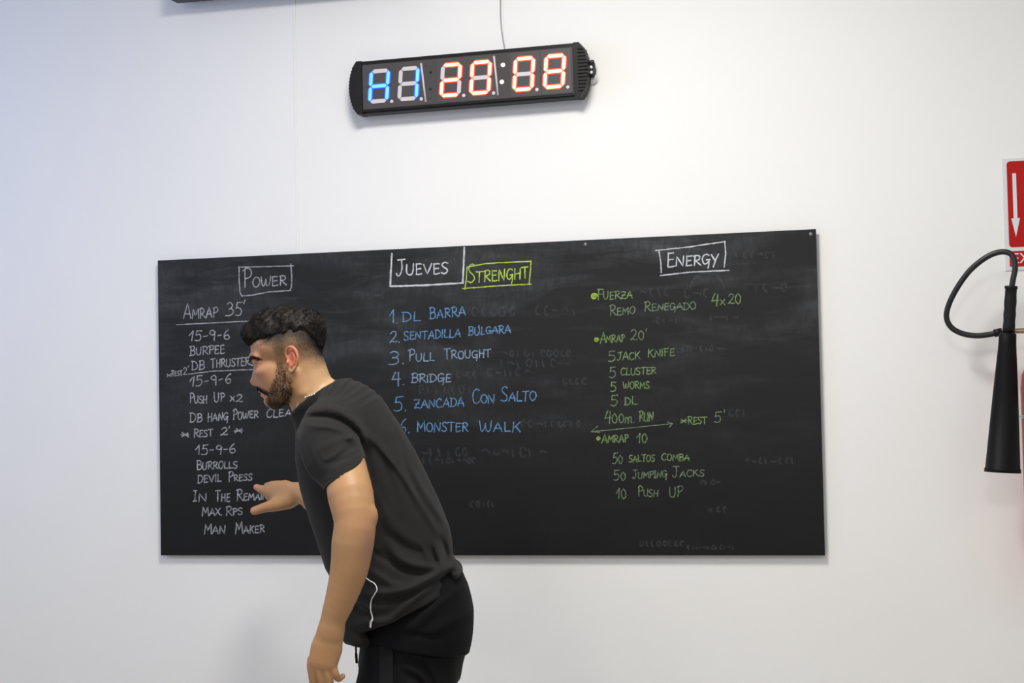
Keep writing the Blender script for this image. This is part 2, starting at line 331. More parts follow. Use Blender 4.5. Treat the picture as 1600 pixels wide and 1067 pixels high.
# middle column
chalk([ln((612.4, 395.8), (611, 422), (609.8, 447.6)), ln((609.8, 447.4), (665, 445.6), (724, 442)), ln((725.6, 386.2), (724.4, 415), (723, 442.6))], 'H', 4.4, 'heading_box')
words('H', [("JUEVES", 619, 430.6, 700, 427, 16.5, 24)], 3.4)
chalk([ln((730, 418), (728.6, 436), (726.6, 452)), ln((730, 417.2), (760, 411.6), (830, 408.2)), ln((829.9, 408), (828.4, 428), (826.7, 444.6)), ln((722.6, 450.9), (780, 446.4), (830, 444))], 'Y', 2.8, 'heading_box')
words('Y', [("STRENGHT", 731, 442, 825, 434.5, 17, 28)], 3.0)
words('B', [("1.", 609.3, 505, 621, 504.5, 20, 20), ("DL", 629, 502.8, 656.7, 500.7, 14, 14), ("BARRA", 671, 498.6, 726.8, 493.2, 14, 17)])
words('L', [("2.", 609.5, 535.3, 625, 534.8, 17, 17)]); words('B', [("SENTADiLLA", 631, 531.5, 719.4, 526.2, 12, 13), ("BULgARA", 731.7, 524, 797.6, 519.8, 11.5, 13), ("'", 744, 520, 750, 520, 10, 10)])
words('L', [("3.", 608, 569.7, 631, 569, 20, 20), ("PULL", 638.6, 564.4, 678.6, 563, 12, 18), ("TROUGHT", 693.4, 561.2, 767, 558, 12, 16)])
words('L', [("4.", 612.7, 601.5, 632, 601, 20, 20), ("BRiDGE", 642.9, 597.8, 704.5, 596.3, 12, 14)])
words('B', [("5.", 615.7, 642.5, 635.4, 642, 22, 22), ("ZANCADA", 647.5, 638.2, 724.7, 634, 13, 14), ("CON", 738.5, 630.3, 772.5, 629.5, 14, 22), ("SALTO", 783, 627, 837.3, 625.6, 14, 22)])
words('B', [("6.", 624.8, 677, 640, 676.5, 22, 22), ("MONSTER", 651.4, 674.3, 731, 673.4, 13.5, 17), ("WALK", 750, 674.3, 812.9, 674.3, 15, 17)])
# right column
chalk([ln((1024.5, 391.3), (1075, 386), (1132.5, 377.5)), ln((1132.5, 377), (1134, 396), (1131.6, 417)), ln((1031.8, 430.5), (1080, 425), (1139.5, 422.3)), ln((1029.7, 392), (1032.6, 410), (1033.2, 426))], 'H', 2.8, 'heading_box')
words('H', [("ENERGY", 1042, 417.5, 1123, 412.5, 15.5, 22)], 3.0)
words('G', [("FUERZA", 933.5, 467.8, 988, 466, 11, 16)], 2.6); chalk([dot(928.3, 463, 6)], 'Y', 4.4, 'bullet_mark')
words('g', [("REMO", 953, 493, 992, 490, 11, 15), ("RENEGADO", 1007, 486.5, 1087, 482.5, 10.5, 14)], 2.6); words('G', [("4", 1112, 478.5, 1122.5, 478.5, 19, 19), ("x", 1125.5, 476, 1133.5, 476, 13, 13), ("20", 1138, 475, 1157.5, 474.5, 15, 15)], 2.6)
words('G', [("AMRAP", 938, 536, 976, 533, 11, 17)], 2.6); words('g', [("20", 986, 530.5, 1006, 530, 14, 16), ("'", 1008, 527, 1011, 527, 12, 12)], 2.4); chalk([dot(932.3, 531, 4)], 'Y', 3.4, 'bullet_mark')
words('g', [("5", 950.5, 565, 961.5, 565, 16, 16)], 2.5); words('G', [("JACK", 964.5, 563, 1000, 561, 12, 12), ("KNiFE", 1011.8, 557.5, 1053.8, 556, 11, 12)], 2.5)
words('g', [("5", 952.5, 590, 962.5, 590, 16, 16)], 2.5); words('G', [("CLUSTER", 970, 587, 1024.5, 583.8, 10.5, 11.5)], 2.5)
words('G', [("5", 954, 611, 963, 611, 14, 14), ("WORMS", 974, 607.5, 1014.5, 606.8, 10, 10)], 2.5)
words('G', [("5", 954, 634, 965, 634, 15.5, 15.5), ("DL", 976, 632, 995, 631.5, 11, 11)], 2.5)
words('G', [("400m.", 945, 661.7, 991, 660, 14, 19), ("RUN", 999, 658, 1020.7, 657, 13.5, 15)], 2.5)
chalk([ln((924, 674.3), (985, 668.5), (1051, 661.7)), ln((924, 674.3), (934, 665.6)), ln((924, 674.3), (936.7, 675.5)), ln((1043, 659), (1051, 661.7), (1045.7, 667.7))], 'g', 2.2, 'arrow_mark')
words('G', [("*", 1063.5, 662, 1072.5, 661.7, 8, 8), ("REST", 1075, 663, 1104, 661.7, 10.5, 12)], 2.5); words('g', [("5", 1115.7, 660, 1127, 660, 16, 16), ("'", 1129.5, 657, 1132.5, 657, 15, 15)], 2.4)
words('G', [("AMRAP", 940.7, 692, 981.4, 690.5, 11, 14), ("10", 995, 691.5, 1011, 691, 14.5, 14.5)], 2.5); chalk([dot(934.8, 685.3, 3.6)], 'Y', 3.2, 'bullet_mark')
words('g', [("50", 957, 724.7, 973, 724, 13, 16)], 2.5); words('G', [("SALTOS", 982.7, 722, 1022.6, 720, 10, 10.5), ("COMBA", 1034, 719.4, 1077, 719.4, 10, 10.5)], 2.5)
words('g', [("50", 959, 750.4, 977.4, 750, 13, 15), ("JUMPING", 988.7, 748.3, 1041.7, 745.7, 10, 13), ("JACKS", 1051, 745, 1100, 743.8, 10, 16)], 2.4)
words('g', [("10", 962.5, 779, 978.7, 778.5, 15, 15), ("PUSH", 997, 775.3, 1028, 775, 10, 15), ("UP", 1045.7, 776.4, 1066.7, 775.5, 15, 15)], 2.4)
# wiped, illegible traces of older writing
def wiped(x0, x1, y, h):
    out = []; x = x0
    while x < x1:
        w = random.uniform(.5, .9)*h; k = random.choice((0, 1, 1, 2))
        if k == 0: P = [(x, y-h*random.uniform(.6, 1)), (x+w*.2, y)]
        elif k == 1: P = [(x+w*math.cos(a)*.45+w*.4, y-h/2+h/2*math.sin(a)) for a in np.linspace(random.uniform(0, 2), random.uniform(4, 6.5), 7)]
        else: P = [(x, y-h*.5), (x+w*.5, y-h*random.uniform(.2, .9)), (x+w, y-h*.4)]
        out.append(catmull(P, 4)); x += w+random.uniform(.1, .6)*h
    return out
gh = []
for a in ((738, 800, 494, 14), (838, 905, 492, 14), (788, 892, 557, 10), (782, 890, 573, 12), (706, 742, 590, 10), (762, 826, 587, 11), (655, 735, 614, 12), (815, 905, 667, 10), (660, 735, 712, 12), (752, 850, 714, 16), (650, 740, 724, 9), (735, 772, 792, 9),
          (1150, 1210, 403, 10), (1070, 1105, 465, 14), (1180, 1225, 455, 12), (1000, 1045, 462, 12), (555, 600, 466, 10), (1165, 1240, 724, 9), (1095, 1125, 757, 7), (1105, 1135, 800, 8), (1000, 1065, 853, 8), (1075, 1145, 858, 6), (1140, 1165, 650, 10), (1020, 1060, 505, 8), (1110, 1150, 500, 9), (1066, 1130, 548, 8), (880, 915, 600, 9)): gh.append(wiped(*a))
gh.append([np.array([(1105+26*math.cos(a), 452+26*math.sin(a)) for a in np.linspace(math.pi, 2*math.pi, 16)])]); gh.append([np.array([(1087+14*math.cos(a), 402+14*math.sin(a)) for a in np.linspace(math.pi*1.1, 2*math.pi, 12)])])
for g_ in gh: chalk(g_, 'D', 4.4, 'wiped_chalk_trace', .4, .0002)

# ------------------------------------------------------------------ LED timer
CX, CZ, TILT = .0095, 2.4425, .0097
timer = empty('led_timer', (CX, 0, CZ), (0, -TILT, 0)); tag(timer, 'long black digital wall timer reading H1 20:08 in blue and red lights', 'timer')
def outline(hw, hh, bulge, n=10, r=.012):
    pts = []
    for s in (1, -1):
        for t_ in np.linspace(-1, 1, n):
            z = t_*hh*s; x = s*(hw-bulge*(t_*t_)); pts.append((x, z))
    return pts
bm = bmesh.new(); fs = prism(bm, [(-.322, -.0785), (.322, -.0785), (.322, .0785), (-.322, .0785)], -.012, -.058)
bmesh.ops.bevel(bm, geom=[e for e in bm.edges if abs(e.verts[0].co.y+.058) < 1e-5 and abs(e.verts[1].co.y+.058) < 1e-5 and abs(e.verts[0].co.z-e.verts[1].co.z) < 1e-5], offset=.005, segments=4, affect='EDGES')
bm_obj('case', bm, M['cased'], timer)
for s in (-1, 1):
    bm = bmesh.new(); pts = [(s*.3222, -.079), (s*.3222, .079)] if s < 0 else [(s*.3222, .079), (s*.3222, -.079)]
    arc = [(s*(.362-.020*(t_**2)-.004*t_**8), s*-t_*.079 if s < 0 else t_*.079) for t_ in np.linspace(-1, 1, 17)]
    prism(bm, pts+arc if s > 0 else pts+[(x, -z) for x, z in arc][::-1][::-1], -.010, -.060)
    bmesh.ops.recalc_face_normals(bm, faces=bm.faces)
    cap = bm_obj('end_cap', bm, M['blackrib'], timer)
    bm = bmesh.new()
    for k in range(13):
        z = -.060+k*.0100; e = .362-.020*(z/.079)**2
        x0, x1 = sorted((s*.334, s*(e+.0015))); box(bm, x0, x1, -.0640 if s > 0 else -.0603, -.014, z-.0022, z+.0022, .0008)
    bm_obj('cooling_ribs', bm, M['blackrib'], cap)
bm = bmesh.new(); box(bm, -.3195, .3195, -.0592, -.057, -.0665, .0665, .0004); bm_obj('screen', bm, M['screen'], timer)
SEG = {'a': (0, 1), 'g': (0, 0), 'd': (0, -1), 'f': (-1, .5), 'b': (1, .5), 'e': (-1, -.5), 'c': (1, -.5)}
DW, DH, SL = .0265, .0445, .055
def seg_mesh(bm, key, th, y0, y1, grow, mi):
    sx, sz = SEG[key]; g = th/2
    if sx == 0: L_ = DW-.0012+grow; pts = [(-L_, 0), (-L_+g, g), (L_-g, g), (L_, 0), (L_-g, -g), (-L_+g, -g)]
    else: L_ = DH/2-.0008+grow; pts = [(0, L_), (g, L_-g), (g, -L_+g), (0, -L_), (-g, -L_+g), (-g, L_-g)]
    P = []
    for x, z in pts:
        z += sz*DH; x += sx*DW
        P.append((x+z*SL*1.6, z))
    prism(bm, P, y0, y1, mi)
def digit(x, lit, core, rim):
    bm = bmesh.new(); box(bm, x-.0445, x+.0445, -.0597, -.059, -.064, .064, .0003); d = bm_obj('digit', bm, M['tile'], timer)
    for k in 'abcdefg':
        bm = bmesh.new(); on = k in lit
        if on:
            seg_mesh(bm, k, .0158, -.0596, -.0613, 0.0016, 1); seg_mesh(bm, k, .0096, -.0611, -.0617, -.0008, 0)
        else: seg_mesh(bm, k, .0118, -.0596, -.0604, -.0003, 0)
        for v in bm.verts: v.co.x += x-.004
        bm_obj('segment', bm, [M[core], M[rim]] if on else M['unlit'], d)
    bm = bmesh.new(); lathe(bm, [(0, .0052), (.0008, .0052), (.0012, .004)], (x+.0335, -.0596, -.0485), (x+.0335, -.0616, -.0485), 16); bm_obj('decimal_point', bm, M['unlit'], d)
def lx(px, py): p = wall_pt(px, py, -.06); return p[0]-CX
DX = [lx(592.5, 132), lx(638.5, 128), lx(704.5, 123), lx(751, 119), lx(818.5, 113), lx(866.5, 109)]
for x, lit, c in zip(DX, ('bcefg', 'bc', 'abged', 'abcdef', 'abcdef', 'abcdefg'), ('blue', 'blue', 'red', 'red', 'red', 'red')): digit(x+.004, lit, c+'_core', c+'_rim')
for (xa, ya), (xb, yb) in (((658, 97), (665, 160)), ((772, 87), (778, 151))):
    a, b = wall_pt(xa, ya, -.0605), wall_pt(xb, yb, -.0605); bm = bmesh.new()
    tube(bm, [(a[0]-CX, -.0600, a[2]-CZ-.002), (b[0]-CX, -.0600, b[2]-CZ+.002)], .0030, 8); bm_obj('divider_bar', bm, M['unlit'], timer)
for px, py, r, m_ in ((786, 102, .0065, 'pink_dot'), (784, 128.5, .0065, 'pink_dot'), (666, 102, .003, 'cord'), (673, 112.5, .0036, 'cord'), (672, 138.5, .0036, 'cord'), (671, 152, .003, 'cord')):
    p = wall_pt(px, py, -.06); bm = bmesh.new(); lathe(bm, [(0, r), (.0012, r), (.0018, r*.7)], (p[0]-CX, -.0590, p[2]-CZ), (p[0]-CX, -.062, p[2]-CZ), 18)
    bm_obj('colon_dot' if r > .005 else 'indicator_dot', bm, M[m_] if m_ == 'pink_dot' else M['tile'] if r < .0032 else M['blackrib'], timer)
# supply cord from above, and the coiled lead on a wall clip at the right end
bm = bmesh.new(); cp = catmull([(.088, -.004, .90), (.0945, -.004, .30), (.094, -.004, .20), (.0955, -.004, .155), (.1005, -.006, .115), (.107, -.012, .085), (.11, -.016, .06)], 8); tube(bm, cp, .0019, 8); bm_obj('power_cord', bm, M['cord'], timer)
bm = bmesh.new(); p = wall_pt(925, 107, -.02); q = np.array([p[0]-CX, -.02, p[2]-CZ])
box(bm, q[0]-.008, q[0]+.006, -.03, -.0, q[2]-.028, q[2]+.016, .003); clip = bm_obj('wall_clip', bm, M['black'], timer)
for dz in (-.0015, -.0165):
    bm = bmesh.new(); lathe(bm, [(0, .0045), (.001, .0045), (.002, .003)], (q[0], -.03, q[2]+dz), (q[0], -.033, q[2]+dz), 14); bm_obj('screw', bm, M['white'], clip)
bm = bmesh.new(); cp = catmull([(q[0]-.012, -.03, q[2]+.012), (q[0]-.004, -.034, q[2]+.014), (q[0]+.006, -.034, q[2]+.004), (q[0]+.0125, -.033, q[2]-.010), (q[0]+.011, -.032, q[2]-.024), (q[0]+.002, -.031, q[2]-.030), (q[0]-.012, -.03, q[2]-.033)], 8); tube(bm, cp, .0016, 8)
cp = catmull([(q[0]-.012, -.025, q[2]+.010), (q[0], -.027, q[2]+.018), (q[0]+.007, -.027, q[2]+.016), (q[0]+.006, -.027, q[2]+.004), (q[0]-.006, -.027, q[2]-.004)], 8); tube(bm, cp, .0018, 8); bm_obj('cable_loop', bm, M['black'], timer)
bm = bmesh.new(); lathe(bm, [(0, .016), (.010, .016), (.013, .013)], (q[0]-.004, 0, q[2]-.030), (q[0]-.004, -.02, q[2]-.030), 24); bm_obj('cable_outlet', bm, M['white'], timer)

# ------------------------------------------------------------------ fire extinguisher sign
sg = empty('fire_extinguisher_sign', (1.5025, 0, 1.976)); tag(sg, 'red and white fire extinguisher sign with a down arrow, on the wall above the extinguisher', 'sign')
def rrect(x0, x1, z0, z1, r, n=6):
    out = []
    for cx, cz, a0 in ((x1-r, z1-r, 0), (x0+r, z1-r, 90), (x0+r, z0+r, 180), (x1-r, z0+r, 270)):
        for a in np.linspace(a0, a0+90, n): out.append((cx+r*math.cos(math.radians(a)), cz+r*math.sin(math.radians(a))))
    return out
bm = bmesh.new(); box(bm, 0, .225, -.003, 0, -.152, .152, .0005); bm_obj('backing_plate', bm, M['sign_white'], sg)
bm = bmesh.new(); prism(bm, rrect(.0115, .2135, -.089, .144, .009), -.003, -.0036); bm_obj('pictogram_panel', bm, M['sign_red'], sg)
bm = bmesh.new(); prism(bm, rrect(.0115, .2135, -.142, -.0995, .004), -.003, -.0036); bm_obj('text_panel', bm, M['sign_red'], sg)
bm = bmesh.new(); prism(bm, [(.0255, .111), (.0355, .111), (.0355, -.011), (.042, -.011), (.0300, -.062), (.0195, -.011), (.0255, -.011)][::-1], -.0036, -.0041); bm_obj('arrow', bm, M['sign_white'], sg)
bm = bmesh.new()
prism(bm, rrect(.10, .155, -.062, .045, .012), -.0036, -.0041); prism(bm, rrect(.115, .14, .04, .07, .004), -.0036, -.0041); prism(bm, rrect(.105, .175, .068, .080, .003), -.0036, -.0041)
arcp = [(.115+.052*math.cos(a), .052+.047*math.sin(a)) for a in np.linspace(math.pi*.5, math.pi*1.02, 12)]; arci = [(.115+.041*math.cos(a), .052+.036*math.sin(a)) for a in np.linspace(math.pi*1.02, math.pi*.5, 12)]
prism(bm, arcp+arci, -.0036, -.0041); prism(bm, [(.052, -.054), (.09, -.060), (.085, -.064), (.052, -.059)], -.0036, -.0041); bm_obj('extinguisher_symbol', bm, M['sign_white'], sg)
def text(body, size, loc, m, parent, name, ext=.0003, width=None):
    cu = bpy.data.curves.new(name, 'FONT'); cu.body = body; cu.size = size; cu.extrude = ext; cu.align_y = 'CENTER'
    o = bpy.data.objects.new(name, cu); COL.objects.link(o); dg = bpy.context.evaluated_depsgraph_get(); me = bpy.data.meshes.new_from_object(o.evaluated_get(dg))
    bpy.data.objects.remove(o); R = Matrix.Rotation(math.pi/2, 4, 'X'); me.transform(R)
    if width:
        xs = [v.co.x for v in me.vertices]; me.transform(Matrix.Diagonal((width/(max(xs)-min(xs)), 1, 1, 1)))
    me.transform(Matrix.Translation(loc)); return link(name, me, m, parent)
text('EXTINTOR', .040, (.0165, -.0039, -.1208), M['sign_white'], sg, 'lettering', width=.192)

# ------------------------------------------------------------------ fire extinguisher
ex = empty('fire_extinguisher', (1.588, -.11, 0)); tag(ex, 'red fire extinguisher with black hose and horn, hung on the wall at right', 'fire extinguisher')
def E(px, py, Y): p = wall_pt(px, py, Y); return (p[0]-1.588, p[1]+.11, p[2])
bm = bmesh.new(); lathe(bm, [(0, .03), (.006, .045), (.02, .055), (.035, .058), (.54, .058), (.575, .054), (.605, .040), (.622, .026), (.645, .022)], (0, 0, .965), (0, 0, 1.7), 48); cyl = bm_obj('cylinder', bm, M['red'], ex)
bm = bmesh.new(); an = np.linspace(-math.pi/2-1.05, -math.pi/2+1.05, 25); lr = [[bm.verts.new((.0584*math.cos(a), .0584*math.sin(a), z)) for a in an] for z in (1.27, 1.465)]
for i in range(24): bm.faces.new((lr[0][i], lr[0][i+1], lr[1][i+1], lr[1][i])).smooth = True
tag(bm_obj('instruction_label', bm, mat('label_print', (.62, .6, .55), .5, vary=.1, vscale=60), cyl), 'cream printed instruction label')
bm = bmesh.new(); lathe(bm, [(0, .02), (.03, .02), (.035, .016), (.09, .016), (.095, .01)], (0, 0, 1.605), (0, 0, 1.72), 24); box(bm, -.02, .02, -.016, .016, 1.64, 1.68, .004); bm_obj('valve', bm, M['brass'], ex)
bm = bmesh.new(); box(bm, -.012, .13, -.009, .009, 1.69, 1.70, .003); box(bm, -.012, .12, -.009, .009, 1.725, 1.735, .003); box(bm, -.012, .004, -.009, .009, 1.69, 1.735, .002); bm_obj('carry_handle', bm, M['black'], ex)
bm = bmesh.new(); box(bm, -.02, .02, .055, .11, 1.40, 1.46, .003); tube(bm, [(.0605*math.cos(a), .0605*math.sin(a), 1.43) for a in np.linspace(0, 2*math.pi, 33)], .004, 8, False); bm_obj('wall_bracket', bm, M['steel'], ex)
YH = -.155
g0, g1 = np.array(E(1574.6, 520, YH)), np.array(E(1566.5, 738, YH)); hl = np.linalg.norm(g1-g0)
bm = bmesh.new(); lathe(bm, [(0, .0185), (.004, .0222), (.03, .0228), (hl*.45, .0325), (hl*.97, .0445), (hl*.975, .0468), (hl, .0468), (hl, .0435), (hl*.9, .040), (hl*.5, .03)], g0, g1, 48); bm_obj('horn', bm, M['horn'], ex)
h0, h1 = np.array(E(1580, 447, YH)), np.array(E(1576, 519, YH)); gl = np.linalg.norm(h1-h0)
bm = bmesh.new(); lathe(bm, [(0, .0165), (.006, .0170), (.008, .0150), (gl*.2, .0150), (gl*.35, .0162), (gl*.5, .0150), (gl*.62, .0162), (gl*.75, .0150), (gl*.88, .0160), (gl+.004, .0150)], h0, h1, 32); bm_obj('grip', bm, M['rubber'], ex)
hp = [(1580.3, 452), (1583, 436), (1586, 420), (1584.5, 404), (1577, 395.5), (1562, 393.8), (1541, 402), (1516, 422), (1496, 449), (1482.5, 476), (1479, 496), (1486, 511), (1502, 520.5), (1524, 524.5), (1546, 522.5), (1566, 518)]
hd = [-.155, -.155, -.154, -.152, -.149, -.145, -.14, -.132, -.126, -.12, -.116, -.113, -.111, -.11, -.11, -.11]
bm = bmesh.new(); tube(bm, catmull([E(x, y, d) for (x, y), d in zip(hp, hd)], 8), .0076, 16); bm_obj('hose', bm, M['hose'], ex)
bm = bmesh.new(); tube(bm, [E(1553, 521, -.11), E(1566, 518, -.11)], .0105, 16); bm_obj('hose_collar', bm, M['rubber'], ex)
bm = bmesh.new(); a = E(1566, 517.6, -.11); tube(bm, [a, (-.02, 0, 1.656)], .0072, 16); bm_obj('outlet_pipe', bm, M['brass'], ex)

# ------------------------------------------------------------------ the man: implicit-surface modelling tools
ZP = 4.45; S = ZP/FPX                                   # the man stands 4.45 m from the camera; S metres per modelling unit
PO = CAM+AF*ZP                                          # origin of his modelling frame: u to the right, v down, w towards the room
def to_world(P): P = np.asarray(P, float); return PO+S*((P[:, :1]-800)*AR-(P[:, 1:2]-533.5)*AU-P[:, 2:3]*AF)
KD = S/ZP
def D(x, y, w=0.0): k = 1-w*KD; return (800+(x-800)*k, 533.5+(y-533.5)*k, w)
def smin(a, b, k):
    if k <= 0: return np.minimum(a, b)
    h = np.maximum(k-np.abs(a-b), 0)/k; return np.minimum(a, b)-h*h*k*.25
class Prim:
    def __init__(s, f, lo, hi): s.f = f; s.lo = np.array(lo, float); s.hi = np.array(hi, float)
def ell(c, r, ang=0, sym=False, yaw=0, roll=0):
    c = np.array(c, float); r = np.array(r, float); a = math.radians(ang); ca, sa = math.cos(a), math.sin(a); ya = math.radians(yaw); ro = math.radians(roll)
    Rz = np.array([[ca, -sa, 0], [sa, ca, 0], [0, 0, 1]]); Ry = np.array([[math.cos(ya), 0, math.sin(ya)], [0, 1, 0], [-math.sin(ya), 0, math.cos(ya)]]); Rx = np.array([[1, 0, 0], [0, math.cos(ro), -math.sin(ro)], [0, math.sin(ro), math.cos(ro)]])
    R = Rz@Ry@Rx
    def f(P):
        if sym: P = P.copy(); P[:, 2] = np.abs(P[:, 2])
        q = (P-c)@R; k0 = np.linalg.norm(q/r, axis=1); k1 = np.linalg.norm(q/(r*r), axis=1)+1e-9
        return k0*(k0-1)/k1
    m_ = max(r); lo, hi = c-m_, c+m_
    if sym: lo = lo.copy(); lo[2] = -(c[2]+m_)
    return Prim(f, lo, hi)
def caps(pts, rad, sym=False, k=0, fine=0):
    P0 = np.array(pts, float); rad = np.full(len(P0), rad, float) if np.isscalar(rad) else np.array(rad, float)
    if fine: tt = np.linspace(0, 1, len(P0)); P1 = catmull(P0, fine); rad = np.interp(np.linspace(0, 1, len(P1)), tt, rad); P0 = P1
    def f(P):
        if sym: P = P.copy(); P[:, 2] = np.abs(P[:, 2])
        d = None
        for i in range(len(P0)-1):
            a, b = P0[i], P0[i+1]; ab = b-a; t = np.clip((P-a)@ab/(ab@ab+1e-9), 0, 1)
            e = np.linalg.norm(P-a-t[:, None]*ab, axis=1)-(rad[i]+(rad[i+1]-rad[i])*t); d = e if d is None else smin(d, e, k)
        return d
    lo, hi = P0.min(0)-rad.max(), P0.max(0)+rad.max()
    if sym: lo[2] = -hi[2]
    return Prim(f, lo, hi)
def echain(rings, n=4, wdir=(0, 0, 1), k=3, endcap=1.0):
    """rings: (centre xyz, half extent in the u-v plane, half extent along wdir); elliptical limb or trunk"""
    C = catmull([r[0] for r in rings], n); tt = np.linspace(0, 1, len(rings)); ts = np.linspace(0, 1, len(C))
    A = np.interp(ts, tt, [r[1] for r in rings]); B = np.interp(ts, tt, [r[2] for r in rings]); Wd = np.array(wdir, float); Wd /= np.linalg.norm(Wd)
    mid = (C[1:]+C[:-1])/2; hl_ = np.linalg.norm(C[1:]-C[:-1], axis=1)/2; rm = np.maximum(np.maximum(A, B)[1:], np.maximum(A, B)[:-1])
    def f(P):
        d = None; m0 = (P.min(0)+P.max(0))/2; pr = np.linalg.norm(P.max(0)-P.min(0))/2; dm = np.linalg.norm(mid-m0, axis=1)
        keep = dm-hl_-rm-pr <= (dm+pr).min()+k
        for i in np.nonzero(keep)[0]:
            a, b = C[i], C[i+1]; ab = b-a; L2 = ab@ab; L_ = math.sqrt(L2); T = ab/L_
            W_ = Wd-T*(Wd@T); W_ /= np.linalg.norm(W_); U_ = np.cross(T, W_)
            q = P-a; t = np.clip(q@T/L_, 0, 1); q = q-t[:, None]*ab
            ra = A[i]+(A[i+1]-A[i])*t; rb = B[i]+(B[i+1]-B[i])*t; rc = np.minimum(ra, rb)*endcap
            x, y, z = q@U_, q@W_, q@T
            k0 = np.sqrt((x/ra)**2+(y/rb)**2+(z/rc)**2); k1 = np.sqrt((x/ra**2)**2+(y/rb**2)**2+(z/rc**2)**2)+1e-9
            e = np.where(k0 < 1e-3, -np.minimum(ra, rb), k0*(k0-1)/k1); d = e if d is None else smin(d, e, k)
        return d
    m_ = max(A.max(), B.max()); return Prim(f, C.min(0)-m_, C.max(0)+m_)
def clip(pr, pt, nrm, k=2):
    pt = np.array(pt, float); nrm = np.array(nrm, float); nrm /= np.linalg.norm(nrm)
    return Prim(lambda P: -smin(-pr.f(P), -((P-pt)@nrm), k), pr.lo, pr.hi)
BIG = 400.0
def evaluate(ops, P, lo=None, hi=None):
    d = np.full(len(P), BIG)
    for o, pr, k in ops:
        if lo is not None and (np.any(pr.lo-k-6 > hi) or np.any(pr.hi+k+6 < lo)): continue
        e = pr.f(P); d = smin(d, e, k) if o == '+' else -smin(-d, e, k)
    return d
def surface(ops, au, av, aw, disp=None, B=16):
    """surface nets over a rectilinear grid; returns vertices and quads in modelling units"""
    ax = [np.asarray(a, float) for a in (au, av, aw)]; n = [len(a) for a in ax]; NC = np.array(n)-1
    nb = [int(math.ceil(c/B)) for c in NC]; V_id, V_p, Q = [], [], []
    ctr, rad, idx = [], [], []
    for i in range(nb[0]):
        for j in range(nb[1]):
            for k in range(nb[2]):
                s = [i*B, j*B, k*B]; e = [min(s[q]+B, NC[q]) for q in range(3)]
                lo = np.array([ax[q][s[q]] for q in range(3)]); hi = np.array([ax[q][e[q]] for q in range(3)])
                ctr.append((lo+hi)/2); rad.append(np.linalg.norm(hi-lo)/2); idx.append((s, e))
    d0 = evaluate(ops, np.array(ctr)); rad = np.array(rad)
    for bi in np.nonzero(np.abs(d0) < rad*1.9+10)[0]:
        s, e = idx[bi]; sl = [ax[q][max(s[q]-1, 0):e[q]+1] for q in range(3)]; o0 = np.array([max(s[q]-1, 0) for q in range(3)])
        G = np.stack(np.meshgrid(*sl, indexing='ij'), -1); sh = G.shape[:3]; P = G.reshape(-1, 3)
        d = evaluate(ops, P, P.min(0), P.max(0))
        if disp is not None:
            near = np.abs(d) < 16
            if near.any(): d[near] -= disp(P[near])
        d = d.reshape(sh)
        if d.min() > 0 or d.max() < 0: continue
        I = d < 0; c = I[:-1, :-1, :-1].astype(np.int8)*0; acc = np.zeros(c.shape+(3,)); cnt = np.zeros(c.shape)
        ss = [slice(0, -1), slice(1, None)]
        for a in range(3):
            o1, o2 = [q for q in range(3) if q != a]
            for p in (0, 1):
                for r in (0, 1):
                    k1 = [None]*3; k2 = [None]*3; k1[a] = ss[0]; k2[a] = ss[1]; k1[o1] = k2[o1] = ss[p]; k1[o2] = k2[o2] = ss[r]
                    k1, k2 = tuple(k1), tuple(k2); da, db = d[k1], d[k2]; cr = I[k1] != I[k2]
                    t = np.where(cr, da/np.where(cr, da-db, 1), 0); acc += (G[k1]+(G[k2]-G[k1])*t[..., None])*cr[..., None]; cnt += cr
        own = cnt > 0
        for q in range(3):                                                     # cells of the leading overlap belong to the neighbour
            if s[q] > 0: sel = [slice(None)]*3; sel[q] = 0; own[tuple(sel)] = False
        ci = np.argwhere(own); gid = ((ci[:, 0]+o0[0])*NC[1]+ci[:, 1]+o0[1])*NC[2]+ci[:, 2]+o0[2]
        V_id.append(gid); V_p.append(acc[own]/cnt[own][:, None])
        for a in range(3):
            o1, o2 = [(1, 2), (2, 0), (0, 1)][a]
            k1 = [slice(1, -1) if s[q] > 0 or True else slice(0, -1) for q in range(3)]
            base = [slice(1, None)]*3; base[a] = slice(0, -1)
            A_ = I[tuple(base)]; base2 = list(base); base2[a] = slice(1, None); B_ = I[tuple(base2)]
            m_ = A_ != B_
            if s[a] > 0: sel = [slice(None)]*3; sel[a] = 0; m_[tuple(sel)] = False
            # upper boundary corners belong to the next block
            for q in (o1, o2):
                if e[q] < NC[q]: sel = [slice(None)]*3; sel[q] = -1; m_[tuple(sel)] = False
                elif True: sel = [slice(None)]*3; sel[q] = -1; m_[tuple(sel)] = False
            ei = np.argwhere(m_)
            if len(ei) == 0: continue
            flip = A_[m_]; g = ei+o0; g[:, o1] += 1; g[:, o2] += 1
            def cid(d1, d2):
                h = g.copy(); h[:, o1] += d1; h[:, o2] += d2; return (h[:, 0]*NC[1]+h[:, 1])*NC[2]+h[:, 2]
            q4 = np.stack([cid(-1, -1), cid(0, -1), cid(0, 0), cid(-1, 0)], 1); q4[~flip] = q4[~flip][:, ::-1]; Q.append(q4)
    ids = np.concatenate(V_id); pos = np.concatenate(V_p); Q = np.concatenate(Q); ids, first = np.unique(ids, return_index=True); pos = pos[first]
    j = np.searchsorted(ids, Q); j = np.clip(j, 0, len(ids)-1); ok = (ids[j] == Q).all(1); return pos, j[ok]
